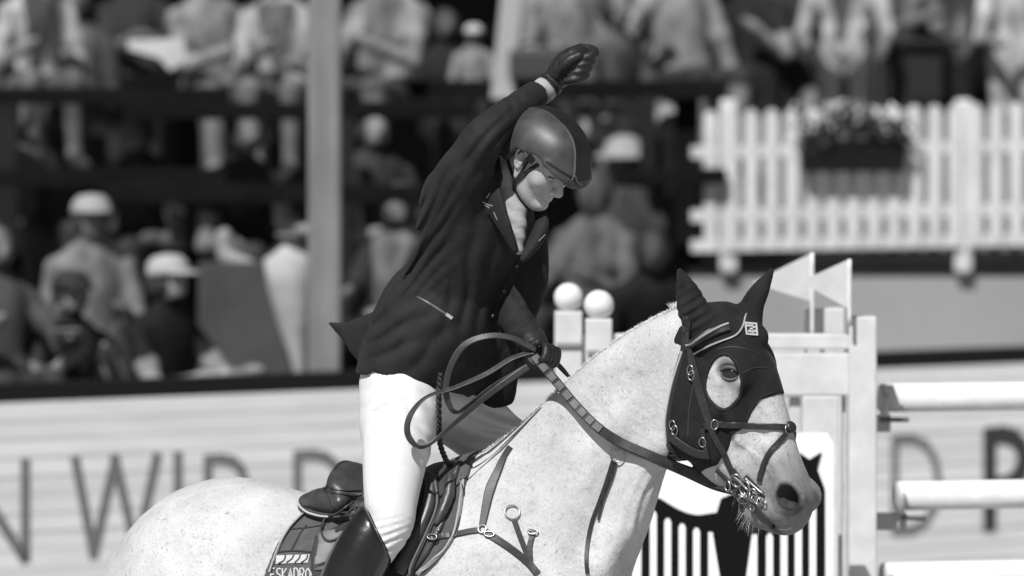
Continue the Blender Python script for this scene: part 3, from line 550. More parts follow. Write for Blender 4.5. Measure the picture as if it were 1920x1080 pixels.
# neck: paired crest and throat pixels
N_ = [((880, 892), (1060, 1260), .01), ((1000, 796), (1140, 1085), -.06), ((1100, 703), (1200, 925), -.12), ((1190, 637), (1240, 860), -.18), ((1266, 596), (1290, 790), -.23)]
Nc = [P((t[0]+b[0])/2, (t[1]+b[1])/2, y) for t, b, y in N_]; Nr = [math.hypot(t[0]-b[0], t[1]-b[1])/2/640 for t, b, y in N_]
nl = nrm(bl+hl)
hv.tube(Nc, [.19, .135, .105, .09, .075], Nr, nl, k=.07, sub=6)
hv.tube([P(t[0]+12, t[1]+22, y) for t, b, y in N_], [.045, .034, .028, .026, .028], None, nl, k=.10, sub=5)  # crest
hv.tube([H(.30, -.17, .05), P(1225, 850, -.23), P(1180, 960, -.2), P(1120, 1060, -.19)], [.03, .033, .04, .05], None, nl, k=.05, sub=5)  # jugular ridge
# head from its outline: (s, front n, back n, half width)
prof = [(.035, .055, -.10, .068), (.07, .098, -.145, .085), (.12, .124, -.165, .098), (.20, .132, -.195, .097), (.28, .122, -.215, .082), (.34, .112, -.205, .071),
        (.41, .100, -.165, .060), (.48, .093, -.128, .053), (.54, .094, -.105, .053), (.58, .086, -.092, .056), (.607, .045, -.075, .05)]
hv.tube([H(s, (f+b)/2, 0) for s, f, b, w in prof], [w for *_, w in prof], [(f-b)/2 for _, f, b, _ in prof], hl, k=.035, sub=4)
hv.tube([H(.02, .07, 0), H(.15, .092, 0), H(.3, .085, 0), H(.45, .068, 0), H(.57, .06, 0)], [.07, .085, .056, .043, .04], [.035, .036, .034, .03, .03], hl, k=.03, sub=4)   # broad forehead and nasal bone
for sd in (-1, 1):
    hv.ell(H(.255, -.115, .058*sd), [.125, .10, .034], HR, k=.035)                 # jowl
    hv.ell(H(.168, .058, .082*sd), [.062, .046, .026], HR, k=.05)                  # orbit
    hv.tube([H(.20, .04, .093*sd), H(.29, -.005, .083*sd), H(.37, -.02, .066*sd)], [.016, .014, .010], None, hl, k=.025)   # facial crest
    hv.tube([H(.13, .082, .07*sd), H(.155, .088, .088*sd), H(.19, .082, .094*sd), H(.215, .066, .094*sd)], [.008, .011, .010, .007], None, hl, k=.035)   # brow
    hv.ell(H(.575, .045, .046*sd), [.055, .045, .028], HR, k=.025)                 # nostril wing
    hv.tube([H(.42, .05, .05*sd), H(.52, .045, .048*sd)], [.014, .018], None, hl, k=.03)
    hv.tube([H(.605, .012, .03*sd), H(.592, -.028, .048*sd), H(.535, -.055, .056*sd)], [.024, .022, .014], None, hl, k=.02)   # upper lip
hv.ell(H(.590, .030, 0), [.032, .050, .046], HR, k=.03)
hv.ell(H(.573, -.088, 0), [.036, .030, .042], HR, k=.03); hv.tube([H(.602, -.062, 0), H(.572, -.095, 0)], [.026, .028], None, hl, k=.02)   # lower lip and chin
for sd in (-1, 1):
    hv.ell(H(.580, .044, .075*sd), [.046, .036, .046], HR, k=.010, op='s')          # nostril
    hv.tube([H(.620, .055, .058*sd), H(.607, .076, .062*sd), H(.578, .084, .064*sd), H(.545, .072, .065*sd), H(.532, .05, .068*sd)], [.008, .010, .010, .009, .007], None, hl, k=.012)
    hv.tube([H(.618, .035, .056*sd), H(.595, .008, .064*sd), H(.56, .008, .068*sd), H(.537, .028, .069*sd)], [.007, .008, .007, .006], None, hl, k=.012)
    hv.tube([H(.642, -.042, .0), H(.615, -.048, .046*sd), H(.58, -.06, .064*sd), H(.53, -.075, .064*sd)], [.006, .006, .006, .004], None, hl, k=.012, op='s')   # mouth
    hv.ell(H(.188, .050, .110*sd), [.038, .026, .014], ER, k=.014, op='s')         # eye socket
    hv.ell(H(.10, .055, .092*sd), [.03, .022, .012], HR, k=.02, op='s')            # hollow above the eye
    hv.tube([H(.30, -.04, .098*sd), H(.40, -.06, .084*sd)], [.012, .01], None, hl, k=.03, op='s')
# legs (below the frame)
for (px, y0, hind) in ((360, .43, 1), (985, -.02, 0)):
    for sd in (-1, 1):
        c = P(px, 1200, y0)+bl*.16*sd+(bf*.10*sd); x, y, _ = c
        if hind: L = [(x, y, 1.15), (x+.12, y, .92), (x-.16, y, .58), (x-.12, y, .22), (x-.05, y, .10), (x-.02, y, .04)]; r = [.2, .13, .062, .045, .05, .065]
        else: L = [(x, y, 1.1), (x+.03, y, .85), (x+.06, y, .52), (x+.05, y, .22), (x+.08, y, .10), (x+.11, y, .04)]; r = [.16, .09, .062, .042, .045, .062]
        hv.tube(L, r, None, bl, k=.06, sub=3)
HORSE_F = hv.f.copy()
# muscle and skin relief on neck and quarter
V, Q = hv.mesh(2)
T0 = bvh(V, Q)
def relief(V, T, pix, amp, r):
    """raise (amp > 0) or press in a line on the near side: veins, muscle edges, skin creases"""
    path = np.array([pick(T, *p)[0] for p in cr(pix, 26)]); nrmv = np.array([pick(T, *p)[1] for p in cr(pix, 26)])
    lo, hi = path.min(0)-3*r, path.max(0)+3*r; ix = np.nonzero(((V > lo) & (V < hi)).all(1))[0]; d2 = np.full(len(ix), 1e9); nn = np.zeros((len(ix), 3)); tt = np.zeros(len(ix))
    for i in range(len(path)):
        e = ((V[ix]-path[i])**2).sum(1); m_ = e < d2; d2[m_] = e[m_]; nn[m_] = nrmv[i]; tt[m_] = i/25
    V[ix] += nn*(amp*np.exp(-d2/(r*r))*np.sin(np.pi*np.clip(tt*.9+.05, 0, 1))**.5)[:, None]
for pix, amp, r in (([(1222, 740), (1165, 850), (1120, 960), (1088, 1074)], -.013, .05), ([(1200, 690), (1110, 775), (1040, 850), (975, 920)], -.008, .05), ([(948, 890), (985, 965), (1002, 1070)], -.013, .045), ([(905, 905), (915, 980), (930, 1070)], .010, .06),
    ([(1238, 885), (1212, 930), (1196, 990)], -.007, .013), ([(1224, 872), (1192, 930), (1172, 1000)], -.006, .012), ([(1206, 868), (1176, 920), (1152, 985)], -.004, .012), ([(1150, 900), (1128, 980), (1120, 1070)], -.006, .02),
    ([(1405, 842), (1432, 868), (1452, 902)], .0035, .007), ([(1380, 826), (1408, 848), (1428, 880)], .003, .006), ([(1452, 812), (1470, 845), (1484, 880)], .003, .007), ([(1420, 800), (1440, 830), (1446, 860)], -.004, .014),
    ([(1440, 900), (1431, 938), (1446, 972)], -.0035, .007), ([(1428, 905), (1419, 938), (1430, 968)], -.003, .006), ([(1500, 930), (1502, 955), (1488, 975)], -.003, .007), ([(1452, 985), (1475, 990), (1500, 972)], -.0035, .006),
    ([(1345, 760), (1358, 772), (1374, 762)], -.003, .006), ([(1335, 690), (1345, 680), (1362, 676), (1378, 684)], -.003, .006),
    ([(500, 985), (515, 1000), (520, 1015)], .012, .05), ([(440, 935), (405, 1010), (385, 1078)], -.010, .05), ([(300, 1010), (330, 1040), (345, 1078)], -.006, .04), ([(1040, 830), (1080, 870), (1100, 920)], .005, .04), ([(990, 930), (1050, 990), (1080, 1050)], .006, .04)):
    relief(V, T0, pix, amp, r)
horse = thing('horse', 'flea-bitten white horse with raised neck, carrying the saddled rider, seen to its shoulders', 'horse', (0, .15, 0))
m = bpy.data.materials.new('horse_coat'); m.use_nodes = True; nt = m.node_tree; b = nt.nodes['Principled BSDF']
b.inputs['Roughness'].default_value = .62; b.inputs['Specular IOR Level'].default_value = .25; b.inputs['Sheen Weight'].default_value = .12
tc = nt.nodes.new('ShaderNodeTexCoord'); at_ = nt.nodes.new('ShaderNodeAttribute'); at_.attribute_name = 'tone'
def noise(scale, detail=4, rough=.6, vec=None):
    n = nt.nodes.new('ShaderNodeTexNoise'); n.inputs['Scale'].default_value = scale; n.inputs['Detail'].default_value = detail; n.inputs['Roughness'].default_value = rough
    nt.links.new((vec or tc.outputs['Object']), n.inputs['Vector']); return n
def rng(src, a, b_, c, d):
    r = nt.nodes.new('ShaderNodeMapRange'); r.clamp = True
    for i, v in zip((1, 2, 3, 4), (a, b_, c, d)): r.inputs[i].default_value = v
    nt.links.new(src, r.inputs[0]); return r.outputs[0]
def mul(x, y):
    q = nt.nodes.new('ShaderNodeMath'); q.operation = 'MULTIPLY'; nt.links.new(x, q.inputs[0]); nt.links.new(y, q.inputs[1]); return q.outputs[0]
fl = noise(120, 3, .6); big = noise(9, 5, .65); patch = noise(2.6, 3)
fine = noise(420, 3, .7)
mp = nt.nodes.new('ShaderNodeMapping'); mp.inputs['Rotation'].default_value = (.3, .5, .4); mp.inputs['Scale'].default_value = (1, 1, .22); nt.links.new(tc.outputs['Object'], mp.inputs[0])
hair = noise(300, 3, .7, mp.outputs[0])
wher = rng(patch.outputs[0], .40, .60, .40, 1.0)      # flecks thicker in some patches
fleck = rng(fl.outputs[0], .62, .74, 1.0, .35); fl2 = noise(210, 2, .5); fleck2 = rng(fl2.outputs[0], .62, .74, 1.0, .5)
mx = nt.nodes.new('ShaderNodeMath'); mx.operation = 'MAXIMUM'; nt.links.new(mul(fleck, fleck2), mx.inputs[0]); nt.links.new(rng(patch.outputs[0], .40, .62, 1.0, .0), mx.inputs[1])
c = mul(rng(big.outputs[0], .3, .7, .50, .60), mx.outputs[0]); c = mul(c, rng(fine.outputs[0], .3, .7, .9, 1.06)); f3 = noise(48, 3, .55); c = mul(c, rng(f3.outputs[0], .58, .74, 1.0, .74)); dap = noise(5.5, 3, .55); c = mul(c, rng(dap.outputs[0], .35, .65, .86, 1.06)); c = mul(c, rng(hair.outputs[0], .3, .7, .88, 1.08)); c = mul(c, at_.outputs['Fac'])
nt.links.new(c, b.inputs['Base Color'])
bp = nt.nodes.new('ShaderNodeBump'); bp.inputs['Strength'].default_value = .35; bp.inputs['Distance'].default_value = .0025
nt.links.new(hair.outputs[0], bp.inputs['Height'])
bp2 = nt.nodes.new('ShaderNodeBump'); bp2.inputs['Strength'].default_value = .55; bp2.inputs['Distance'].default_value = .010
n3 = noise(22, 4, .55); nt.links.new(n3.outputs[0], bp2.inputs['Height']); nt.links.new(bp.outputs[0], bp2.inputs['Normal']); nt.links.new(bp2.outputs[0], b.inputs['Normal'])
hbody = big_mesh('body', V, Q, m); keep(hbody, horse)
h = toH(V); t = np.ones(len(V))
head = (h[:, 0] > -.05) & (h[:, 0] < .75) & (np.abs(h[:, 2]) < .14) & (h[:, 1] > -.26)
sm = lambda x, a, b_: np.clip((x-a)/(b_-a), 0, 1)**2*(3-2*np.clip((x-a)/(b_-a), 0, 1))
mz = sm(h[:, 0], .38, .56)*head; t *= 1-.64*mz
dn = np.sqrt(((h[:, 0]-.583)/.05)**2+((h[:, 1]-.046)/.04)**2+((np.abs(h[:, 2])-.066)/.05)**2); t *= np.where(head, .03+.97*sm(dn, .62, 1.25), 1)  # dark nostril skin, with the shade of the hollow put into the tone
dm = np.abs(h[:, 1]+.045+  .35*np.maximum(0, .64-h[:, 0]))*1; t *= np.where(head & (h[:, 0] > .56), .5+.5*sm(dm, .004, .022), 1)
de = np.sqrt(((h[:, 0]-.185)/.05)**2+((h[:, 1]-.048)/.034)**2); t *= np.where(head & (np.abs(h[:, 2]) > .05), .26+.74*sm(de, .55, 1.25), 1)
a = hbody.data.attributes.new('tone', 'FLOAT', 'POINT'); a.data.foreach_set('value', t.astype(np.float32))
HT = bvh(V, Q)
# eyes
eye_m = mat('eye_gloss', .012, .08, .6, coat=.5)
def ell_mesh(name, c, rad, R, m_, n=16):
    V_, F_ = [], []
    for i in range(n+1):
        for j in range(2*n):
            p, q = math.pi*i/n, math.pi*j/n; V_.append(np.asarray(c)+R[0]*rad[0]*math.sin(p)*math.cos(q)+R[1]*rad[1]*math.sin(p)*math.sin(q)+R[2]*rad[2]*math.cos(p))
    for i in range(n):
        for j in range(2*n): F_.append((i*2*n+j, i*2*n+(j+1) % (2*n), (i+1)*2*n+(j+1) % (2*n), (i+1)*2*n+j))
    return mesh_obj(name, V_, F_, m_, None, True)
lid = mat('horse_lid', .09, .6, .3)
for sd in (-1, 1):
    c = H(.188, .050, .088*sd); keep(ell_mesh('eye', c, (.031, .0215, .0225), ER, eye_m), horse)
    for up in (1, -1):
        path = [c+e1*.038*x-e2*up*((.0205 if up > 0 else .020)*(1-x*x)-.002)+hl*sd*(.0175-.012*x*x+(.002 if up > 0 else 0)) for x in np.linspace(-1, 1, 13)]
        keep(wire('eyelid', path, [.0022+(.0036 if up > 0 else .0022)*(1-x*x) for x in np.linspace(-1, 1, 13)], lid, None, 0, 8), horse)
# clipped mane along the crest
bm_v, bm_f = [], []
CRS = []
for q_ in cr([P(t_[0]+8, t_[1], y) for t_, b_, y in N_], 200):
    h_ = HT.ray_cast(Vector((q_[0], q_[1], 3)), Vector((0, 0, -1))); CRS.append(np.array(h_[0])-np.array([0, 0, .003]))

rg = random.Random(3)
for i in range(1600):
    u = rg.random()**.8; q = CRS[int(u*199)]
    q = q+nl*rg.uniform(-.018, .018); tip = q+np.array([-.35+rg.uniform(-.5, .5), rg.uniform(-.4, .4), .8])*(.008+.009*u*rg.random())*(1.9 if u > .95 else .9)
    w = nrm(np.cross(tip-q, [rg.random(), 1, rg.random()]))*.0013; k = len(bm_v); bm_v += [q-w, q+w, (q+tip)/2+w*.7+nl*.002, (q+tip)/2-w*.7+nl*.002, tip]; bm_f += [(k, k+1, k+2, k+3), (k+3, k+2, k+4)]
mo = mesh_obj('mane', bm_v, bm_f, mat('mane_hair', .72, .5, .3, var=.2)); mo['kind'] = 'stuff'; keep(mo, horse)
# whiskers on chin and lips
wv, wf = [], []
for i in range(90):
    s = rg.uniform(.51, .63); l = rg.uniform(-.05, .05); n_ = rg.uniform(-.12, -.07); p, n3_ = project(HT, [H(s, n_-.03, l)]); p = p[0]; d = nrm(n3_[0]*1.0+ha*rg.uniform(.2, .9)+np.array([rg.uniform(-.3, .3), rg.uniform(-.3, .3), -.3]))
    L_ = rg.uniform(.012, .04); V_, F_ = wire_geo([p, p+d*L_*.5, p+d*L_+np.array([0, 0, -.006])], [.0008, .0006, .0002], 3); wf += [tuple(j+len(wv) for j in f) for f in F_]; wv += V_
wo = mesh_obj('whiskers', wv, wf, mat('whisker', .25, .5, .3)); wo['kind'] = 'stuff'; keep(wo, horse)
# tail, hanging below the frame
tp = [P(262, 1055, .47), P(225, 1100, .5), P(200, 1250, .53), P(205, 1480, .53)]
keep(wire('tail', tp, np.interp(np.linspace(0, 1, 20), [0, .2, .6, 1], [.035, .06, .08, .02]), mat('tail_hair', .5, .6, .3, var=.3, vscale=60, stretch=(1, 1, .1), bump=.6), None, 20, 14), horse)
# ------------------------------------------------------------------ tack
leather = mat('bridle_leather', .024, .42, .5, var=.3, vscale=60, bump=.25, bscale=350)
leather2 = mat('saddle_leather', .045, .36, .5, var=.3, vscale=25, bump=.2, bscale=420)
leather3 = mat('saddle_leather_sunlit', .20, .35, .5, var=.3, vscale=18, bump=.2, bscale=420)
piping = mat('white_piping', .42, .6); steel = mat('steel', .38, .36, .5, metal=1.0); cloth_d = mat('pad_cloth', .085, .85, .2, var=.2, vscale=40, bump=.5, bscale=600)
mask_m = mat('mask_cloth', .018, .85, .15, var=.3, vscale=20, bump=.5, bscale=500, sheen=.05)
emb_w = mat('emblem_white', .48, .7)
def poly_sd(U, W, poly):
    """signed distance to a polygon, vectorised"""
    poly = np.asarray(poly, np.float32); d = np.full(U.shape, 1e9, np.float32); s = np.ones(U.shape, np.float32); n = len(poly)
    for i in range(n):
        a, b = poly[i], poly[i-1]; e = b-a; wx, wy = U-a[0], W-a[1]; t = np.clip((wx*e[0]+wy*e[1])/max(e@e, 1e-12), 0, 1)
        d = np.minimum(d, (wx-e[0]*t)**2+(wy-e[1]*t)**2); c1 = W >= a[1]; c2 = W < b[1]; c3 = e[0]*wy > e[1]*wx
        s = np.where((c1 & c2 & c3) | (~c1 & ~c2 & ~c3), -s, s)
    return s*np.sqrt(d)
def grid_at(vol):
    X, Y, Z = np.meshgrid(*vol.ax, indexing='ij'); return np.stack([X.ravel(), Y.ravel(), Z.ravel()], 1)
# ---- ear bonnet with eye mask: follows the head
mv = Vol(np.arange(.40, .86, .0042), np.arange(-.50, -.02, .0042), np.arange(1.55, 2.26, .0042))
gp = grid_at(mv); hd = hv.at(gp).reshape(mv.f.shape); hc = toH(gp).astype(np.float32); hs, hN, hL = [hc[:, i].reshape(mv.f.shape) for i in range(3)]
def sN(px, py):
    q = pick(HT, px, py); return toH(q[0])[:2]
edge = np.array([sN(*p) for p in ((1450, 742), (1425, 750), (1410, 772), (1396, 802), (1372, 818), (1366, 842), (1345, 872), (1322, 880))])
edge = edge[np.argsort(edge[:, 1])]; sb = np.interp(hN, edge[:, 1], edge[:, 0])
rear = np.array([sN(*p) for p in ((1290, 600), (1284, 650), (1266, 720), (1254, 790), (1256, 840), (1275, 866))]); rear = np.vstack([rear, [[-.06, -.03]], [[.0, -.05]], [[.03, -.08]]]); rear = rear[np.argsort(rear[:, 0])]
nb = np.interp(hs, rear[:, 0], rear[:, 1])
e0 = sN(1357, 716); eu = sN(1357, 666); ed = sN(1362, 764); el = sN(1326, 716); er = sN(1390, 716)
# eye hole as a polygon in head coordinates
hole = [sN(1357+(32+2*math.sin(3*q))*math.cos(q), 716+(48+2*math.cos(4*q))*math.sin(q)) for q in np.linspace(0, 2*math.pi, 20, endpoint=False)]
ho = poly_sd(hs, hN, hole)
reg = np.maximum.reduce([(hs-sb)*.8, (nb-hN)*.9, np.where(np.abs(hL) > .035, -ho, -.5).astype(np.float32), -.06-hs])
mv.f = np.maximum(hd-.0045, reg.astype(np.float32))
bx = np.array([1, 0, 0.])
mv.tube([P(1352, 640, -.37), P(1322, 610, -.375), P(1300, 580, -.375), P(1289, 546, -.375), P(1274, 507, -.37)], [.05, .054, .047, .034, .009], [.026, .032, .029, .022, .007], (1, .2, .3), k=.03, sub=5)
mv.tube([P(1404, 640, -.26), P(1406, 604, -.25), P(1411, 572, -.25), P(1427, 541, -.25), P(1447, 507, -.25)], [.038, .037, .034, .026, .008], [.028, .029, .028, .021, .007], (1, -.2, -.3), k=.03, sub=5)
mv.ell(P(1281, 540, -.415), [.010, .03, .05], None, k=.012, op='s')
mv.ell(P(1404, 622, -.335), [.040, .022, .045], None, k=.03)      # bonnet front, padded over the forelock
mv.ell(P(1345, 628, -.36), [.075, .03, .028], None, k=.03); mv.ell(P(1424, 632, -.335), [.026, .024, .028], None, k=.02)
# creases in the stretched cloth at the near ear
X, Y, Z = mv.full(); cx = (X-P(1300, 590, -.37)[0]); cz = (Z-P(1300, 590, -.37)[2])
w = np.exp(-(cx/.05)**2-(cz/.07)**2); mv.f = mv.f+(w*.0035*np.sin((cz-cx*.6)*210)).astype(np.float32)
MV, MQ = mv.mesh(2)
bon = thing('ear_bonnet', 'dark cloth ear bonnet and eye mask with ear covers on the white horse', 'bonnet', tuple(P(1340, 640, -.3)))
keep(big_mesh('cloth_shell', MV, MQ, mask_m), bon)
off = len(V); CV = np.vstack([V, MV]); CQ = np.vstack([Q, MQ+off]); CT = bvh(CV, CQ)
# emblem patch
q, nq = pick(CT, 1408, 617); ru = nrm(np.cross([0, 0, 1], nq)); rv = np.cross(nq, ru)
ru, rv = ru*math.cos(-.1)+rv*math.sin(-.1), rv*math.cos(-.1)-ru*math.sin(-.1)
keep(boxes_mesh('emblem_patch', [(q+nq*.002+ru*a*.017, (.0025, .019, .002), np.stack([ru, rv, nq])) for a in (-1, 1)]+[(q+nq*.002+rv*a*.017, (.019, .0025, .0022), np.stack([ru, rv, nq])) for a in (-1, 1)]
     + [(q+nq*.002+ru*x+rv*y, (.0045, .003, .002), np.stack([ru, rv, nq])) for x, y in ((-.008, .009), (.002, .01), (.009, .006), (-.007, -.008), (.003, -.009), (.01, -.006), (0, 0))], emb_w), bon)
A, N2 = pickpath(CT, [(1303, 664), (1325, 650), (1350, 640), (1378, 630), (1392, 612), (1398, 590)], 30); keep(ribbon('trim_cord', A, N2, .005, .004, mat('trim_grey', .35, .4), lift=.002), bon)
A, N2 = pickpath(CT, [(1357+(35+1.5*math.sin(3*q))*math.cos(q), 716+(52+1.5*math.cos(4*q))*math.sin(q)) for q in np.linspace(0, 2*math.pi+.2, 22)], 80); keep(ribbon('hole_edging', A, N2, .005, .002, mat('edging_dark', .012, .8)), bon)
A, N2 = pickpath(CT, [(1452, 736), (1428, 744), (1408, 768), (1393, 798), (1370, 813)], 30); keep(ribbon('nose_edging', A, N2, .005, .002, mat('edging_dark', .012, .8)), bon)
for pix in ([(1392, 700), (1412, 690), (1440, 690), (1456, 700)], [(1345, 655), (1372, 650), (1400, 655), (1425, 665)], [(1300, 720), (1292, 770), (1290, 820)]):
    A, N2 = pickpath(CT, pix, 24); keep(ribbon('cloth_seam', A, N2, .003, .0015, mat('edging', .035, .7)), bon)
# ---- bridle
brid = thing('bridle', 'dark leather bridle with crossed noseband and steel bit on the white horse', 'bridle', tuple(P(1340, 760, -.4)))
def mirror(o, parent):
    """the same strap on the far side of the head"""
    me = o.data.copy(); k = len(me.vertices); co = np.zeros(k*3); me.vertices.foreach_get('co', co); p = co.reshape(-1, 3)
    l = (p-HO)@hl; p = p-2*l[:, None]*hl[None]; me.vertices.foreach_set('co', p.ravel()); me.flip_normals(); c = bpy.data.objects.new(o.name, me); COL.objects.link(c); keep(c, parent); return c
def strap(name, pix, w, th=.004, m_=leather, n=40, lift=.001, far=True, parent=None, tree=None):
    A, N2 = pickpath(tree or CT, pix, n); o = ribbon(name, A, N2, w, th, m_, lift=lift); keep(o, parent or brid)
    if far: mirror(o, parent or brid)
    return o
strap('throat_lash', [(1286, 592), (1283, 650), (1264, 720), (1253, 785), (1254, 832), (1276, 866)], .020)
strap('lash_edge', [(1281, 660), (1262, 720), (1250, 785), (1251, 832)], .006, .006, piping, far=False, lift=.003)
strap('cheek_strap', [(1290, 600), (1294, 650), (1301, 700), (1318, 760), (1338, 815), (1362, 860), (1378, 893)], .018, lift=.004)
strap('noseband_hanger', [(1292, 640), (1312, 720), (1333, 790)], .014, lift=.002)
strap('browband', [(1286, 652), (1310, 634), (1338, 621), (1366, 614)], .024, .006, lift=.003, far=False)
strap('browband_edge', [(1290, 648), (1312, 630), (1340, 616), (1364, 610)], .006, .004, mat('trim_grey', .35, .4), lift=.009, far=False)
strap('noseband', [(1322, 800), (1345, 796), (1400, 798), (1450, 800), (1476, 802)], .018, .005, lift=.003)
strap('flash_strap', [(1478, 806), (1462, 826), (1444, 848), (1430, 878), (1424, 902)], .015, .005, lift=.003)
strap('jaw_strap', [(1258, 818), (1280, 834), (1305, 848), (1328, 852)], .026, .005, lift=.004)
strap('jaw_strap', [(1262, 850), (1285, 868), (1308, 882)], .028, .006, lift=.002)
strap('jaw_strap', [(1318, 802), (1322, 830), (1328, 858)], .014, .005, lift=.004)
q, nq = pick(CT, 1478, 803); keep(lathe('nose_pad', [(.001, -.004), (.016, -.003), (.019, .003), (.014, .009), (.001, .01)], q+nq*.003+hn*.006, leather, None, 16, hn*.6+hl*.2), brid)
def buckle(px, py, R=.012, sq=(1, 1.4), parent=None, tree=None, m_=None):
    q, nq = pick(tree or CT, px, py); o = ring('buckle', q+nq*.009, nq, R, .0022, m_ or steel, None, 16, sq); keep(o, parent or brid)
for x, y in ((1297, 694), (1299, 704), (1339, 796), (1319, 828), (1264, 797), (1268, 806), (1474, 806)): buckle(x, y, .010)
# bit: two loose rings, hanger, mouthpiece end and curb chain
bq, bn = pick(CT, 1392, 905)
for (dx, dy, R, sq) in ((-8, -6, .017, (1, 1.2)), (8, 8, .021, (1, 1.1)), (24, 22, .013, (1, 1.5)), (34, 34, .010, (1, 1.3)), (-24, 4, .011, (1, 1.4)), (6, 30, .012, (1.3, 1)), (22, 44, .009, (1, 1))):
    q2, n2 = pick(CT, 1392+dx, 905+dy) or (bq, bn)
    keep(ring('bit_ring', q2+bn*.012, nrm(bn+np.array([rg.uniform(-.5, .5), 0, rg.uniform(-.4, .4)])), R, .0033, steel, None, 18, sq), brid)
for pix in ([(1378, 890), (1395, 905), (1412, 925)], [(1400, 895), (1418, 912), (1430, 930)], [(1370, 915), (1400, 930), (1428, 948)]):
    A, N2 = pickpath(CT, pix, 12); keep(wire('bit_bar', A+N2*.012, .0045, steel, None, 0, 8), brid)
for pix, w_ in (([(1374, 880), (1388, 900), (1398, 925)], .018), ([(1398, 893), (1410, 905), (1428, 928)], .016), ([(1366, 905), (1392, 925), (1420, 938)], .02), ([(1345, 880), (1372, 905), (1396, 918)], .014), ([(1380, 925), (1408, 936), (1430, 946)], .013)):
    A, N2 = pickpath(CT, pix, 16); keep(ribbon('bit_keeper', A, N2, w_, .006, leather, lift=.003), brid)
for i in range(7):
    q2 = pick(CT, 1398+i*5.5, 924+i*3.6)
    if q2: keep(ring('chain_link', q2[0]+q2[1]*.014, [.3 if i % 2 else -.6, -.8, .4], .0065, .0018, steel, None, 10, (1, 1.3)), brid)
# ---- saddle pad and saddle: shells over the back
bR = np.stack([bf, bl, np.array([0, 0, 1.])])
def uz(px, py):
    q = pick(HT, px, py)[0]; return np.array([q@bf, q[2]])
pv = lambda st=.0065: Vol(np.arange(-.86, -.02, st), np.arange(-.30, .62, st*1.3), np.arange(1.08, 1.80, st))
v0 = pv(); gp = grid_at(v0); hd = hv.at(gp).reshape(v0.f.shape); gU = (gp@bf).astype(np.float32).reshape(v0.f.shape); gZ = gp[:, 2].astype(np.float32).reshape(v0.f.shape); gL = ((gp-P(710, 1172, .17))@bl).astype(np.float32).reshape(v0.f.shape)
def below(pl, dz):   # continue an outline down below the frame
    a = np.asarray(pl[-1])+np.array([0, 0]); return a
padl = [uz(*p) for p in ((640, 935), (590, 948), (552, 975), (520, 1020), (498, 1076))]; padr = [uz(*p) for p in ((880, 892), (866, 930), (862, 965), (848, 1012), (815, 1052), (785, 1078))]
pad_poly = [padl[0]+[0, .25]]+padl+[padl[-1]+[.0, -.18], padr[-1]+[-.12, -.15]]+padr[::-1]+[padr[0]+[0, .22]]
def shell(poly, th, name, m_, parent, sides=None, quilt=0.0):
    v = pv(); f = hd-th
    if quilt: f = f+quilt*np.minimum(np.abs(np.sin((gU+gZ)*28)), np.abs(np.sin((gU-gZ)*28)))**.3*-1+quilt
    v.f = np.maximum(f, poly_sd(gU, gZ, poly)).astype(np.float32)
    if sides: v.f = np.maximum(v.f, .06-np.abs(gL)).astype(np.float32)
    VV, QQ = v.mesh(2); o = big_mesh(name, VV, QQ, m_); keep(o, parent); return o, VV, QQ
pad = thing('saddle_pad', 'dark quilted saddle pad with pale piping under the saddle', 'saddle pad', tuple(P(680, 1010, .1)))
o, PV, PQ = shell(pad_poly, .014, 'cloth', cloth_d, pad)
PT = bvh(np.vstack([V, PV]), np.vstack([Q, PQ+len(V)]))
A, N2 = pickpath(PT, [(868, 900), (863, 932), (858, 965), (845, 1010), (812, 1050), (782, 1076)], 40); keep(ribbon('piping', A, N2, .012, .006, mat('piping_grey', .30, .6), lift=.001), pad)
A, N2 = pickpath(PT, [(866, 900), (866, 932), (864, 965), (851, 1010), (818, 1050), (790, 1076)], 40); keep(ribbon('piping', A, N2, .005, .008, leather, lift=.001), pad)
A, N2 = pickpath(PT, [(600, 944), (556, 976), (526, 1020), (506, 1074)], 40); keep(ribbon('piping', A, N2, .008, .006, mat('piping_grey', .30, .6), lift=.001), pad)
A, N2 = pickpath(PT, [(588, 952), (550, 985), (522, 1030), (508, 1074)], 40); keep(ribbon('piping', A+0, N2, .004, .007, leather, lift=.001), pad)
for pix in ([(575, 985), (563, 1000), (552, 1022), (545, 1034)], [(546, 992), (572, 990), (600, 986)], [(516, 1036), (550, 1033), (588, 1036)]):
    A, N2 = pickpath(PT, pix, 16); keep(ribbon('quilt_seam', A, N2, .005, .0025, mat('seam', .02, .8)), pad)
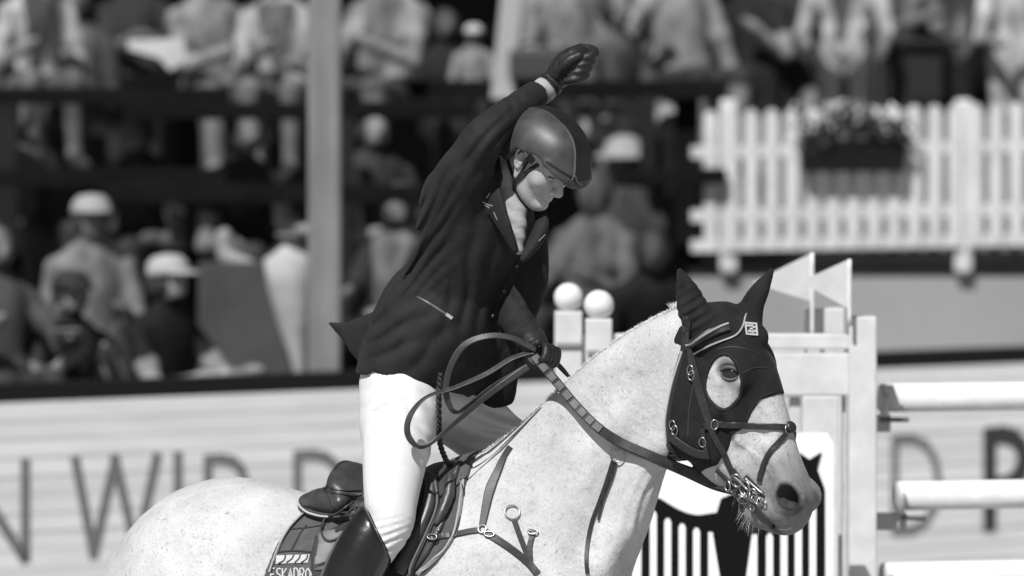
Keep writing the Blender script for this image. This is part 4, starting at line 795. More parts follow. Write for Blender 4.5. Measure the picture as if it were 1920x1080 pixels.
# name patch and lettering on the pad
A, N2 = pickpath(PT, [(518, 1050), (548, 1049), (580, 1048)], 14); keep(ribbon('name_patch', A, N2, .028, .003, emb_w, lift=.001), pad)
for pix in ([(522, 1058), (534, 1052), (536, 1042)], [(538, 1056), (548, 1050), (552, 1042)], [(554, 1056), (562, 1049), (564, 1042)], [(566, 1056), (576, 1050), (578, 1042)]):
    A, N2 = pickpath(PT, pix, 10); keep(ribbon('script_mark', A, N2, .005, .003, cloth_d, lift=.0035), pad)
def letters(word, x0, x1, y0, y1, tree, parent, m_, w_=.0045):
    G = {'E': [[(1, 0), (0, 0), (0, 1), (1, 1)], [(0, .5), (.8, .5)]], 'S': [[(1, .1), (.6, 0), (.1, .1), (.1, .4), (.9, .6), (.9, .9), (.4, 1), (0, .9)]], 'K': [[(0, 0), (0, 1)], [(1, 0), (0, .55), (1, 1)]],
         'A': [[(0, 1), (.5, 0), (1, 1)], [(.2, .65), (.8, .65)]], 'D': [[(0, 0), (0, 1), (.6, 1), (1, .7), (1, .3), (.6, 0), (0, 0)]], 'R': [[(0, 1), (0, 0), (.7, 0), (1, .25), (.7, .5), (0, .5)], [(.5, .5), (1, 1)]],
         'O': [[(.5, 0), (0, .3), (0, .7), (.5, 1), (1, .7), (1, .3), (.5, 0)]], 'N': [[(0, 1), (0, 0), (1, 1), (1, 0)]]}
    n = len(word); cw = (x1-x0)/n
    for i, ch in enumerate(word):
        for st in G[ch]:
            pts = [(x0+cw*i+p[0]*cw*.72, y0+p[1]*(y1-y0)) for p in st]; AA, NN = [], []
            for a, b in zip(pts[:-1], pts[1:]):
                for t_ in (0, .5): 
                    h_ = pick(tree, a[0]+(b[0]-a[0])*t_, a[1]+(b[1]-a[1])*t_); AA.append(h_[0]); NN.append(h_[1])
            h_ = pick(tree, *pts[-1]); AA.append(h_[0]); NN.append(h_[1]); keep(ribbon('letter', AA, NN, w_, .002, m_, lift=.001), parent)
letters('ESKADRON', 508, 596, 1066, 1088, PT, pad, emb_w)
sad = thing('saddle', 'dark leather jumping saddle with high cantle under the rider', 'saddle', tuple(P(730, 950, .15)))
fl_poly = [uz(712, 940)+[0, .1], uz(690, 955), uz(640, 985), uz(598, 1002), uz(588, 1040), uz(590, 1078), uz(590, 1078)+[.05, -.22], uz(775, 1078)+[-.02, -.2], uz(778, 1076), uz(808, 1040), uz(838, 985), uz(850, 930), uz(862, 895), uz(862, 895)+[0, .05]]
o, FV, FQ = shell(fl_poly, .026, 'flap', leather2, sad, sides=True)
FT = bvh(np.vstack([V, PV, FV]), np.vstack([Q, PQ+len(V), FQ+len(V)+len(PV)]))
# sweat flap behind the leg, its sunlit paleness put into the colour
A, N2 = pickpath(FT, [(600, 1000), (640, 992), (672, 985)], 14); A2, _ = pickpath(FT, [(590, 1072), (620, 1070), (650, 1068)], 14)
VV = []; n = 14
for i in range(n):
    for j in range(8):
        t_ = j/7; p_, nn_ = project(FT, [A[i]*(1-t_)+A2[i]*t_]); VV.append(p_[0]+N2[i]*(.006+.004*math.sin(t_*3.1)))
fo = mesh_obj('sweat_flap', VV, [(i*8+j, i*8+j+1, (i+1)*8+j+1, (i+1)*8+j) for i in range(n-1) for j in range(7)], leather3, None, True); keep(fo, sad)
sm_ = fo.modifiers.new('thick', 'SOLIDIFY'); sm_.thickness = .006
A, N2 = pickpath(FT, [(592, 1064), (620, 1056), (650, 1042)], 14); keep(ribbon('stitch_line', A, N2, .004, .003, leather, lift=.012), sad)
for pix, r_, m_ in (([(800, 893), (812, 905), (806, 950), (786, 1002), (748, 1076)], [.012, .020, .021, .021, .021], leather2), ([(846, 893), (842, 925), (830, 962), (818, 985)], [.012, .018, .016, .006], leather2)):
    A, N2 = pickpath(FT, pix, 40); keep(wire('knee_roll', A+N2*.006, np.interp(np.linspace(0, 1, 40), np.linspace(0, 1, len(r_)), r_), m_, None, 0, 14), sad)
A, N2 = pickpath(FT, [(820, 900), (824, 950), (804, 1004), (768, 1076)], 40); keep(ribbon('flap_edge', A, N2, .006, .006, mat('welt', .12, .4), lift=.014), sad)
# seat, cantle and panels
sv = Vol(np.arange(-.72, -.02, .0055), np.arange(-.12, .50, .0065), np.arange(1.40, 1.78, .0055))
C0 = P(735, 935, .15); zz = np.array([0, 0, 1.])
sv.tube([P(848, 888, .06), P(815, 905, .085), P(770, 925, .12), P(710, 925, .16), P(665, 905, .19)], [.05, .06, .10, .15, .165], [.022, .022, .024, .028, .035], bl, k=.02, sub=5)
arc = [P(652, 888, .20)+bl*t_*.175-zz*(.075*t_*t_)-bf*(-.05*abs(t_)**2) for t_ in np.linspace(-1, 1, 9)]
sv.tube(arc, [.024, .032, .036, .036, .036, .036, .036, .032, .024], None, bl, k=.03, sub=3)
for sd in (-1, 1):
    sv.tube([P(600, 940, .22)+bl*.07*sd, P(640, 935, .2)+bl*.10*sd, P(720, 950, .15)+bl*.11*sd, P(820, 930, .08)+bl*.075*sd], [.03, .04, .035, .03], None, bl, k=.015, sub=4)
sv.tube([P(838, 880, .06)+bl*.075-zz*.03, P(846, 884, .055), P(838, 880, .06)-bl*.075-zz*.03], [.02, .022, .02], None, bl, k=.02, sub=4)
SV, SQ = sv.mesh(2); keep(big_mesh('seat', SV, SQ, leather2), sad); ST = bvh(np.vstack([CV, PV, FV, SV]), np.vstack([CQ, PQ+len(CV), FQ+len(CV)+len(PV), SQ+len(CV)+len(PV)+len(FV)]))
keep(wire('cantle_binding', [p+np.array([0, 0, .030])-bf*.012 for p in cr(arc, 30)], .009, leather, None, 0, 8), sad)
for pix in ([(606, 908), (628, 917), (654, 921), (678, 921)], [(601, 914), (625, 924), (654, 928), (678, 928)]):
    A, N2 = pickpath(ST, pix, 20); keep(ribbon('seat_welt', A, N2, .005, .004, leather, lift=.001), sad)
# rear skirt of the half pad
VV = []; n = 26
for i in range(n):
    q_ = 2*math.pi*i/n; VV.append((612+54*math.cos(q_)*(1 if math.cos(q_) < 0 else 1.3), 956+22*math.sin(q_)+.10*54*math.cos(q_)))
pts = [pick(FT, *p) for p in VV]; cen = pick(FT, 620, 956)
vv = [cen[0]+cen[1]*.024]+[p[0]+p[1]*.020 for p in pts]+[p[0]+p[1]*.002 for p in pts]
keep(mesh_obj('half_pad', vv, [(0, 1+i, 1+(i+1) % n) for i in range(n)]+[(1+i, 1+n+i, 1+n+(i+1) % n, 1+(i+1) % n) for i in range(n)], mat('half_pad_cloth', .05, .7, .3, bump=.5, bscale=300), None, False), sad)
A = np.array([p[0]+p[1]*.019 for p in pts[6:22]]); N2 = np.array([p[1] for p in pts[6:22]]); keep(ribbon('half_pad_piping', A, N2, .006, .004, piping, n=40, lift=.001), sad)
# stirrup leather keeper and loose loops behind the knee
for pix, r_ in (([(660, 938), (640, 950), (618, 972), (606, 990), (608, 1010), (622, 1020), (642, 1012)], .0035), ([(668, 958), (650, 962), (630, 962)], .006), ([(672, 985), (655, 990), (632, 1000)], .003), ([(672, 950), (664, 962), (662, 980)], .005)):
    A, N2 = pickpath(ST, pix, 24); keep(wire('keeper_loop', A+N2*.014, r_, steel if r_ == .006 else leather2, None, 0, 8), sad)
# ---- breastplate
bp_ = thing('breastplate', 'dark leather breastplate with rings and strap across the white shoulder', 'breastplate', tuple(P(930, 980, -.1)))
for pix, w_ in (([(958, 838), (946, 856), (933, 885), (920, 915), (912, 950), (905, 985)], [.02, .02, .024, .030, .026, .02]), ([(902, 994), (880, 997), (850, 1003), (806, 1008)], .018), ([(910, 998), (935, 1014), (965, 1035), (990, 1056), (1008, 1076)], .022), ([(964, 976), (974, 1005), (988, 1040), (1004, 1076)], .016), ([(1000, 1000), (993, 1025), (994, 1050)], .016)):
    A, N2 = pickpath(FT, pix, 30); ww = np.interp(np.linspace(0, 1, len(A)), np.linspace(0, 1, len(w_)), w_) if isinstance(w_, list) else w_
    keep(ribbon('strap', A, N2, ww, .005, mat('breast_leather', .032, .5, .5, var=.3, vscale=40), lift=.001), bp_)
q, nq = pick(FT, 960, 962); keep(ring('ring', q+nq*.006, nq, .022, .0022, steel, None, 24), bp_)
q, nq = pick(FT, 905, 993); keep(ring('ring', q+nq*.006, nq, .012, .003, steel, None, 18), bp_)
for x, y in ((918, 1003), (812, 1008), (1000, 998)):
    q, nq = pick(FT, x, y); keep(ring('buckle', q+nq*.008, nq, .010, .0025, steel, None, 14, (1.5, .8)), bp_)
# ------------------------------------------------------------------ rider
C = P(1016, 294, -.14); rf = nrm([.58, -.51, -.64]); rr = nrm([-.66, -.75, 0]); rr = nrm(rr-rf*(rr@rf)); rup = np.cross(rf, rr); rup = rup if rup[2] > 0 else -rup
RR = np.stack([rf, rup, rr])
def HD(f, u, r=0.0): return C+rf*f+rup*u+rr*r
def lt(deg): a = math.radians(deg); return np.array([-math.sin(a), -math.cos(a), 0])
rider = thing('person', 'rider in dark jacket, white breeches and helmet, one fist raised, head bowed', 'person', tuple(P(757, 760, .1)))
skin = mat('skin', .38, .45, .45, var=.14, vscale=38, bump=.25, bscale=420, sub=.04)
TORSO = [(770, 720, .11), (800, 640, .09), (838, 560, .055), (885, 460, .015), (912, 395, -.02), (940, 350, -.05)]
TR = ([.12, .13, .12, .155, .15, .07], [.09, .10, .09, .10, .09, .065]); TL = [lt(26), lt(28), lt(33), lt(40), lt(44), lt(44)]
RLEG = ([P(757, 722, .02), P(748, 800, -.06), P(738, 880, -.13), P(733, 940, -.175), P(731, 985, -.20), P(700, 1040, -.21), P(640, 1140, -.2), P(585, 1300, -.18)], [.09, .085, .07, .058, .05, .045, .045, .035])
LLEG = ([P(825, 735, .2), P(910, 812, .33), P(985, 862, .44), P(975, 920, .46), P(930, 1020, .48), P(880, 1240, .46)], [.09, .075, .06, .05, .045, .035])
GY = .26
RARM = ([P(862, 352, -.13), P(884, 302, -.18), P(914, 250, -.21), P(968, 205, -.11), P(1022, 164, .02)], [.055, .05, .042, .036, .028])
LARM = ([P(988, 432, .05), P(996, 520, .03), P(978, 600, 0), P(1006, 652, -.10)], [.045, .04, .03, .022])
bv = Vol(axis((-.64, -.06, .009), (-.06, .30, .0030)), axis((-.48, -.34, .009), (-.34, -.02, .0032), (-.02, .6, .010)), axis((.75, 2.34, .010), (2.34, 2.74, .0030), (2.74, 2.95, .009)))
bv.tube([P(*t) for t in TORSO], TR[0], TR[1], TL, k=.03, sub=4)
bv.tube(*RLEG, k=.04, sub=3); bv.tube(*LLEG, k=.04, sub=3); bv.tube(*RARM, k=.04, sub=3); bv.tube(*LARM, k=.04, sub=3)
bv.tube([RLEG[0][-1], RLEG[0][-1]+np.array([.14, -.03, -.06])], [.04, .03], None, k=.02); bv.tube([LLEG[0][-1], LLEG[0][-1]+np.array([.14, .03, -.06])], [.04, .03], None, k=.02)
bv.ell(P(1046, 146, .015), [.024, .02, .024], k=.02); bv.ell(P(1014, 666, -.11), [.04, .03, .03], k=.03)
# neck and head
bv.tube([P(935, 372, -.03), P(958, 345, -.07), HD(-.045, -.055), HD(-.03, -.02)], [.066, .06, .056, .05], None, k=.03, sub=4)
bv.ell(HD(-.012, .035), [.098, .088, .076], RR, k=.02)
bv.tube([HD(.040, .025), HD(.046, -.03), HD(.042, -.075), HD(.052, -.108)], [.066, .061, .050, .028], [.050, .052, .046, .028], rr, k=.02, sub=4)
for s in (-1, 1):
    bv.tube([HD(-.008, -.035, .060*s), HD(.012, -.078, .052*s), HD(.045, -.106, .032*s), HD(.07, -.116, .008*s)], [.016, .018, .017, .016], None, k=.025, sub=4)
    bv.ell(HD(.062, -.030, .044*s), [.028, .024, .022], RR, k=.025)
    bv.tube([HD(.072, .022, .052*s), HD(.089, .021, .032*s), HD(.094, .016, .010*s)], [.010, .011, .009], None, k=.015, sub=3)
    bv.ell(HD(.098, .000, .032*s), [.019, .012, .019], RR, k=.012, op='s')
    bv.ell(HD(.079, -.002, .032*s), [.0125, .0125, .0125], RR, k=.004)
    bv.tube([HD(.080, -.008, .046*s), HD(.0915, -.009, .033*s), HD(.086, -.008, .02*s)], [.003, .0035, .003], None, k=.006, sub=3)
    bv.tube([HD(.078, .006, .047*s), HD(.0925, .005, .033*s), HD(.086, .002, .019*s)], [.003, .0042, .003], None, k=.006, sub=3)
    bv.ell(HD(.103, -.047, .0125*s), [.012, .0085, .008], RR, k=.008)
    bv.ell(HD(.108, -.056, .008*s), [.006, .004, .004], RR, k=.004, op='s')
    # ear: helix, lobe, bowl
    bv.ell(HD(-.006, -.012, .073*s), [.018, .030, .010], RR, k=.008)
    bv.tube([HD(.008, -.004, .080*s), HD(.006, .014, .083*s), HD(-.008, .022, .087*s), HD(-.022, .010, .090*s), HD(-.022, -.012, .087*s), HD(-.012, -.034, .081*s), HD(-.002, -.040, .078*s)], [.0035, .004, .0045, .0045, .004, .0055, .006], None, k=.004, sub=4)
    bv.ell(HD(-.004, -.012, .088*s), [.009, .014, .010], RR, k=.004, op='s')
    bv.tube([HD(-.010, .008, .084*s), HD(-.015, -.006, .085*s), HD(-.010, -.024, .083*s)], [.003, .003, .003], None, k=.003, sub=3)
bv.tube([HD(.088, .014), HD(.100, -.008), HD(.112, -.028), HD(.118, -.040)], [.0085, .0095, .0105, .0125], None, k=.012, sub=3)
bv.ell(HD(.113, -.045), [.013, .009, .0125], RR, k=.008)
bv.tube([HD(.088, -.066, .024), HD(.101, -.062, .008), HD(.1015, -.063, 0), HD(.101, -.062, -.008), HD(.088, -.066, -.024)], [.004, .0065, .006, .0065, .004], None, k=.007, sub=3)
bv.tube([HD(.087, -.073, .022), HD(.099, -.079, 0), HD(.087, -.073, -.022)], [.004, .0085, .004], None, k=.008, sub=3)
bv.tube([HD(.094, -.069, .026), HD(.110, -.0695, 0), HD(.094, -.069, -.026)], [.0024, .0032, .0024], None, k=.003, sub=3, op='s')
for s in (-1, 1):
    bv.tube([HD(.098, -.046, .022*s), HD(.090, -.062, .032*s), HD(.078, -.078, .036*s)], [.0022, .0026, .0015], None, k=.006, sub=3, op='s')
    bv.tube([HD(.090, -.014, .024*s), HD(.084, -.020, .040*s)], [.0015, .0018], None, k=.005, sub=3, op='s')
bv.ell(HD(.085, -.108), [.018, .016, .022], RR, k=.02)
BV, BQ = bv.mesh(1); bo = big_mesh('body', BV, BQ, skin); keep(bo, rider); BT = bvh(BV, BQ)
# eyelid line, brow, lips, sideburn: thin pieces on the face
brow_m = mat('brow_hair', .05, .7); lipm = mat('lip', .16, .45)
def facepatch(name, pts, w, th, m_, n=14, lift=.0002):
    A, N2 = project(BT, cr([HD(*p) for p in pts], n)); keep(ribbon(name, A, nrm_rows(N2), w, th, m_, lift=lift), rider)
for s in (1, -1):
    facepatch('eyebrow', [(.085, .022, .050*s), (.097, .026, .032*s), (.100, .020, .012*s)], .008, .002, brow_m)
    facepatch('eye', [(.084, -.0015, .044*s), (.094, -.001, .033*s), (.090, -.002, .022*s)], .0065, .0008, mat('eye_dark', .02, .2, .5))
    facepatch('sideburn', [(.022, .018, .078*s), (.018, .0, .076*s), (.014, -.02, .072*s)], .026, .002, mat('hair', .06, .7, var=.4, vscale=150))
# ---- jacket
jk = mat('jacket_cloth', .019, .75, .18, var=.25, vscale=14, bump=.35, bscale=700, sheen=.03)
jv = Vol(np.arange(-.60, .16, .0044), np.arange(-.40, .34, .0054), np.arange(1.72, 2.80, .0044))
JT = [(774, 706, .11), (801, 655, .095), (822, 600, .08), (850, 535, .05), (892, 455, .012), (910, 395, -.02), (932, 352, -.045)]
jv.tube([P(*t) for t in JT], [.205, .205, .19, .16, .18, .175, .105], [.158, .178, .182, .145, .135, .122, .085], [lt(26), lt(28), lt(30), lt(34), lt(40), lt(44), lt(44)], k=.02, sub=5)
jv.tube(RARM[0], [.078, .068, .056, .047, .040], None, k=.05, sub=5)
jv.tube([P(828, 420, -.08), P(838, 370, -.12), P(862, 335, -.16)], [.06, .065, .06], None, k=.06, sub=4)
# flying coat tail and the front panel over the far thigh
jv.tube([P(735, 640, .14), P(690, 632, .17), P(652, 622, .19), P(618, 606, .20)], [.05, .014, .010, .005], [.10, .066, .030, .005], lt(10), k=.03, sub=5)
jv.tube([P(760, 680, .12), P(706, 678, .15), P(672, 655, .18)], [.03, .014, .010], [.05, .035, .02], lt(10), k=.02, sub=4)
jv.tube([P(905, 600, .06), P(920, 670, .10), P(928, 720, .13), P(945, 742, .14)], [.03, .02, .014, .012], [.10, .09, .07, .035], lt(20), k=.03, sub=5)
jv.tube([P(860, 640, .04), P(868, 690, .08), P(872, 715, .10)], [.03, .02, .014], [.09, .07, .03], lt(20), k=.03, sub=4)
# collar and lapels
jv.tube([P(942, 284, -.03), P(921, 318, -.10), P(924, 368, -.165), P(944, 420, -.19), P(966, 470, -.18)], [.013, .013, .012, .010, .008], [.026, .032, .034, .026, .01], lt(38), k=.012, sub=5)
jv.tube([P(1012, 396, -.09), P(1016, 424, -.12), P(1000, 456, -.16), P(980, 486, -.185)], [.012, .014, .013, .008], [.026, .034, .028, .01], lt(60), k=.012, sub=5)
# neck opening
jv.tube([P(958, 350, -.10), P(972, 400, -.20), P(978, 448, -.235)], [.040, .026, .012], None, k=.008, sub=4, op='s')
# hem cut and cloth folds
X, Y, Z = jv.full()
def fold(cpx, cy, dpx, wl, amp, rx, rz, ph=0, warp=.35, power=1.0):
    """ridges running along the pixel direction dpx, around photo pixel cpx"""
    global jv
    c_ = P(*cpx, cy); d_ = nrm([dpx[0], 0, -dpx[1]]); x = X-c_[0]; z = Z-c_[2]+0*Y
    al = x*d_[0]+z*d_[2]; pe = x*d_[2]-z*d_[0]; mk = np.exp(-(al/rz)**2-(pe/rx)**2)*np.clip((cy+.16-Y)/.12, 0, 1)
    wv = np.sin(2*math.pi*pe/wl*(1+.25*np.sin(al*14))+ph+warp*np.sin(al*32)+warp*np.sin(pe*21)); wv = wv if power == 1 else 1.2-2.2*(np.sin(math.pi*pe/wl*(1+.25*np.sin(al*14))+ph+warp*np.sin(al*32)+warp*np.sin(pe*21))**2+.06)**.5
    jv.f = (jv.f-amp*wv*mk).astype(np.float32)
fold((768, 475), -.05, (-58, 100), .034, -.0100, .085, .13, 0, .3, 2)
fold((745, 525), 0, (-70, 70), .034, .002, .05, .08, 1)
fold((878, 520), -.10, (-12, 100), .062, -.0065, .10, .16, 0, .35, 2)
fold((820, 360), -.15, (-42, 90), .034, -.0055, .06, .13, .5, .3, 2)
fold((730, 610), 0, (-80, 45), .055, -.0070, .08, .12, 1.2, .35, 2)
fold((800, 650), 0, (-60, 60), .10, -.006, .12, .12, .3, .4, 2)
fold((898, 275), -.24, (55, -60), .045, -.0055, .06, .11, .3, .3, 2)
fold((965, 195), -.1, (-20, -60), .036, .0016, .07, .04, .2)
fold((990, 545), 0, (30, 70), .05, .005, .06, .09)
fold((950, 600), -.03, (-20, 80), .06, .005, .07, .1, .8)
hx = np.interp(X, [P(q, 0, .05)[0] for q in (600, 690, 700, 760, 832, 870, 905, 940, 985, 1060)], [P(0, q, .08)[2] for q in (700, 700, 692, 712, 728, 740, 770, 766, 752, 700)])
jv.f = np.maximum(jv.f, (hx-Z).astype(np.float32)+0*Y.astype(np.float32))
jv.tube([P(984, 440, .05), P(990, 520, .03), P(972, 596, 0), P(1003, 646, -.085)], [.066, .06, .054, .040], None, k=.03, sub=5)
X, Y, Z = jv.full(); fold((985, 545), 0, (30, 70), .05, -.004, .06, .09, 0, .3, 2); fold((985, 610), -.04, (60, -20), .035, .003, .06, .05)
# cuff ends
cu = nrm(RARM[0][4]-RARM[0][3]); cq = P(1004, 178, -.02); X2 = (X-cq[0])*cu[0]+(Y-cq[1])*cu[1]+(Z-cq[2])*cu[2]
jv.f = np.where((X > P(950, 0, -.2)[0]) & (Z > P(0, 235, -.2)[2]), np.maximum(jv.f, X2), jv.f).astype(np.float32)
JV, JQ = jv.mesh(2); keep(big_mesh('jacket', JV, JQ, jk), rider); JTree = bvh(JV, JQ)
def jr(name, pix, w, th, m_, n=24, lift=0.0):
    A, N2 = pickpath(JTree, pix, n); ww = np.interp(np.linspace(0, 1, len(A)), np.linspace(0, 1, len(w)), w) if isinstance(w, (list, tuple)) else w
    o = ribbon(name, A, N2, ww, th, m_, lift=lift); keep(o, rider); return o
shirt_m = mat('shirt_white', .33, .8, .2, var=.08, vscale=60)
# shirt front showing in the neck opening: a tube of cloth round the throat
sv2 = Vol(np.arange(-.06, .10, .0035), np.arange(-.28, .06, .0040), np.arange(2.22, 2.56, .0035))
sv2.tube([P(946, 322, -.055), P(948, 352, -.07), P(958, 382, -.10), P(968, 425, -.135), P(972, 468, -.145)], [.060, .058, .046, .030, .016], None, k=.02, sub=5)
Xs, Ys, Zs = sv2.full(); sv2.f = (sv2.f+.0018*np.sin((Xs*.5+Zs)*150)).astype(np.float32)
SV2, SQ2 = sv2.mesh(1); keep(big_mesh('shirt', SV2, SQ2, shirt_m), rider)
trim = mat('zip_metal', .09, .45, .5); jet = mat('jet_button', .06, .3, .5)
jr('zip', [(782, 556), (804, 568), (826, 582), (848, 597)], [.004, .006, .007, .008], .0015, trim)
jr('zip_pull', [(836, 589), (848, 597)], .010, .003, mat('zip_pull_m', .4, .3), 6)
for pix in ([(912, 372), (918, 362)], [(905, 378), (914, 384), (924, 386)], [(908, 384), (918, 390)], [(926, 398), (932, 412)], [(1010, 452), (1022, 440)]):
    jr('crest_mark', pix, .0035, .001, mat('crest_grey', .22, .4), 6)
def stud(px, py, r, m_):
    q, nq = pick(JTree, px, py); keep(lathe('button', [(.001, -.002), (r, 0), (r*.9, .004), (.001, .006)], q+nq*.002, m_, None, 12, nq), rider)
for x, y in ((968, 498), (945, 545), (922, 592)): stud(x, y, .0075, jet)
stud(1029, 480, .009, mat('pin_bright', .7, .25, metal=1))
jr('placket_edge', [(972, 486), (952, 530), (928, 580), (906, 640), (890, 690)], .006, .0012, jk, 40)
jr('pocket_seam', [(700, 690), (730, 700), (780, 712), (826, 718)], .005, .0012, jk, 30)
jr('back_seam', [(842, 420), (846, 480), (838, 540), (822, 600), (812, 660)], .004, .0008, jk, 40)
# ---- breeches
br = mat('breeches_cloth', .66, .75, .2, var=.03, vscale=30, bump=.25, bscale=500)
pv2 = Vol(np.arange(-.52, .22, .0055), np.arange(-.34, .58, .0065), np.arange(1.30, 1.98, .0055))
pv2.tube([P(762, 650, .10), P(775, 705, .11), P(790, 740, .12)], [.15, .165, .14], [.11, .12, .11], lt(26), k=.04, sub=4)
pv2.tube(RLEG[0][:6], [.113, .107, .090, .077, .066, .055], None, k=.04, sub=5)
pv2.tube([P(718, 700, .08), P(712, 730, .05), P(720, 800, -.02)], [.05, .052, .06], None, k=.05, sub=4)
pv2.tube(LLEG[0][:4], [.120, .098, .082, .066], None, k=.06, sub=5)
X, Y, Z = pv2.full(); jv_ = jv; jv = pv2
fold((728, 1004), -.2, (60, -22), .022, .0042, .05, .06, 0, .2); fold((715, 745), -.02, (70, -35), .045, -.0035, .06, .06, 0, .3, 2); fold((765, 735), -.03, (60, 30), .05, -.003, .07, .08, 1, .3, 2); fold((930, 805), .25, (60, 25), .05, -.012, .09, .1, 0, .3, 2); fold((790, 800), -.06, (30, 60), .045, -.0055, .06, .10, 0, .3, 2)
pv2 = jv; jv = jv_
V2, Q2 = pv2.mesh(1); keep(big_mesh('breeches', V2, Q2, br), rider); BRT = bvh(V2, Q2)
for pix in ([(690, 706), (688, 760), (686, 830), (688, 900), (694, 950)], [(700, 770), (712, 762), (728, 755)]):
    A, N2 = pickpath(BRT, pix, 30); keep(ribbon('seam', A, N2, .004, .0015, mat('breeches_seam', .6, .8)), rider)
# ---- boots
bt = mat('boot_leather', .012, .24, .5, var=.3, vscale=12, bump=.12, bscale=300, coat=.25)
def boot(path, rad, ca, cb, name='boot', toe=(.15, -.03, -.05)):
    p = np.array(path); v = Vol(np.arange(p[:, 0].min()-.14, p[:, 0].max()+.30, .0065), np.arange(p[:, 1].min()-.14, p[:, 1].max()+.14, .0065), np.arange(p[:, 2].min()-.2, p[:, 2].max()+.14, .0065))
    v.tube(path, rad, None, k=.03, sub=5); e = p[-1]; v.tube([e, e+np.array(toe)*.5+[0, 0, -.01], e+np.array(toe)+[0, 0, -.02], e+np.array(toe)*1.5+[0, 0, -.02]], [.042, .04, .042, .03], None, k=.03, sub=4)
    d = cb-ca; n_ = nrm(np.array([-d[2], 0, d[0]])); n_ = n_ if n_[0] > 0 else -n_
    v.cut(ca, n_ if ca is not None else n_, .008); a, b_ = v.mesh(2); o = big_mesh(name, a, b_, bt); keep(o, rider); return a, b_
bp2_ = [P(722, 970, -.205), P(694, 1012, -.215), P(657, 1085, -.22), P(612, 1190, -.2), P(585, 1300, -.18)]
b1, b2 = boot(bp2_, [.066, .082, .086, .068, .045], P(684, 946, -.21), P(729, 1034, -.21)); BOT = bvh(b1, b2)
A, N2 = pickpath(BOT, [(690, 958), (702, 985), (714, 1010), (726, 1032)], 20); keep(ribbon('boot_trim', A, N2, .007, .003, bt, lift=.0), rider)
A, N2 = pickpath(BOT, [(704, 1020), (690, 1045), (680, 1078)], 16); keep(ribbon('boot_seam', A, N2, .004, .002, bt, lift=.0), rider)
boot([P(985, 885, .45), P(965, 940, .46), P(930, 1030, .48), P(900, 1150, .47), P(880, 1240, .46)], [.07, .08, .078, .06, .045], P(960, 870, .45), P(1010, 930, .45), toe=(.15, .03, -.05))
# ---- gloves
gm = mat('glove_leather', .014, .5, .5, var=.5, vscale=70, bump=.9, bscale=160)
def hand(paths, palm, name, lo, hi, cutp=None):
    v = Vol(np.arange(lo[0], hi[0], .0026), np.arange(lo[1], hi[1], .0030), np.arange(lo[2], hi[2], .0026))
    for pth, rad, k in palm: v.tube(pth, rad, None, k=k, sub=4)
    for pth, rad in paths: v.tube(pth, rad, None, k=.0045, sub=4)
    if cutp: v.cut(*cutp)
    a, b_ = v.mesh(1); keep(big_mesh(name, a, b_, gm), rider); return bvh(a, b_)
fing = []; hy = GY-.255
for i in range(4):     # fingers folded one below the other across the near face of the fist
    ox, oy = -7*i, 13.5*i; L_ = [1.0, 1.12, 1.05, .88][i]
    fing.append(([P(1088+ox, 91+oy, hy+.03), P(1107+ox*.8+3*L_, 94+oy*.95, hy+.008), P(1114+ox*.85, 101+oy, hy-.028), P(1099+ox, 108+oy, hy-.046), P(1083+ox, 112+oy, hy-.036)], [.0155, .0148, .0140, .0130, .0115]))
fing.append(([P(1050, 140, hy-.02), P(1058, 124, hy-.045), P(1070, 112, hy-.056), P(1086, 104, hy-.055)], [.018, .017, .0145, .0115]))
palm = [([P(1028, 166, GY-.24), P(1046, 142, GY-.245), P(1066, 120, GY-.255), P(1084, 108, GY-.26)], [.030, .036, .042, .038], .02), ([P(1050, 128, GY-.275), P(1074, 108, GY-.285)], [.026, .026], .02), ([P(1056, 142, GY-.23), P(1084, 122, GY-.225)], [.026, .030], .02), ([P(1066, 124, GY-.262), P(1088, 116, GY-.255)], [.036, .032], .015)]
GT = hand(fing, palm, 'glove', P(1000, 195, GY-.40), P(1150, 65, GY-.14), (P(1026, 170, GY-.24), nrm(P(1000, 190, GY-.24)-P(1040, 150, GY-.24)), .003))
ax_ = nrm(P(1036, 152, GY-.24)-P(1012, 172, GY-.262)); keep(lathe('shirt_cuff', [(.03, -.020), (.037, -.020), (.038, 0), (.037, .010), (.03, .010)], P(1021, 168, GY-.243), shirt_m, None, 28, ax_), rider)
keep(lathe('glove_strap', [(.034, -.009), (.0385, -.008), (.0385, .008), (.034, .009)], P(1033, 157, GY-.242), gm, None, 24, ax_), rider)
fing = []
for i in range(4):
    y = -.150+.018*i; px = 1000+7*i; fing.append(([P(px+14, 648+3*i, y+.05), P(px+24, 650+3*i, y-.01), P(px+20, 672+3*i, y-.03), P(px+4, 676+3*i, y-.01)], [.012, .012, .0115, .010]))
fing.append(([P(990, 660, -.11), P(996, 648, -.15), P(1008, 642, -.165)], [.014, .013, .011]))
hand(fing, [([P(996, 640, -.08), P(1006, 656, -.105), P(1018, 664, -.11)], [.036, .036, .034], .02)], 'glove', P(970, 715, -.24), P(1060, 610, -.01))
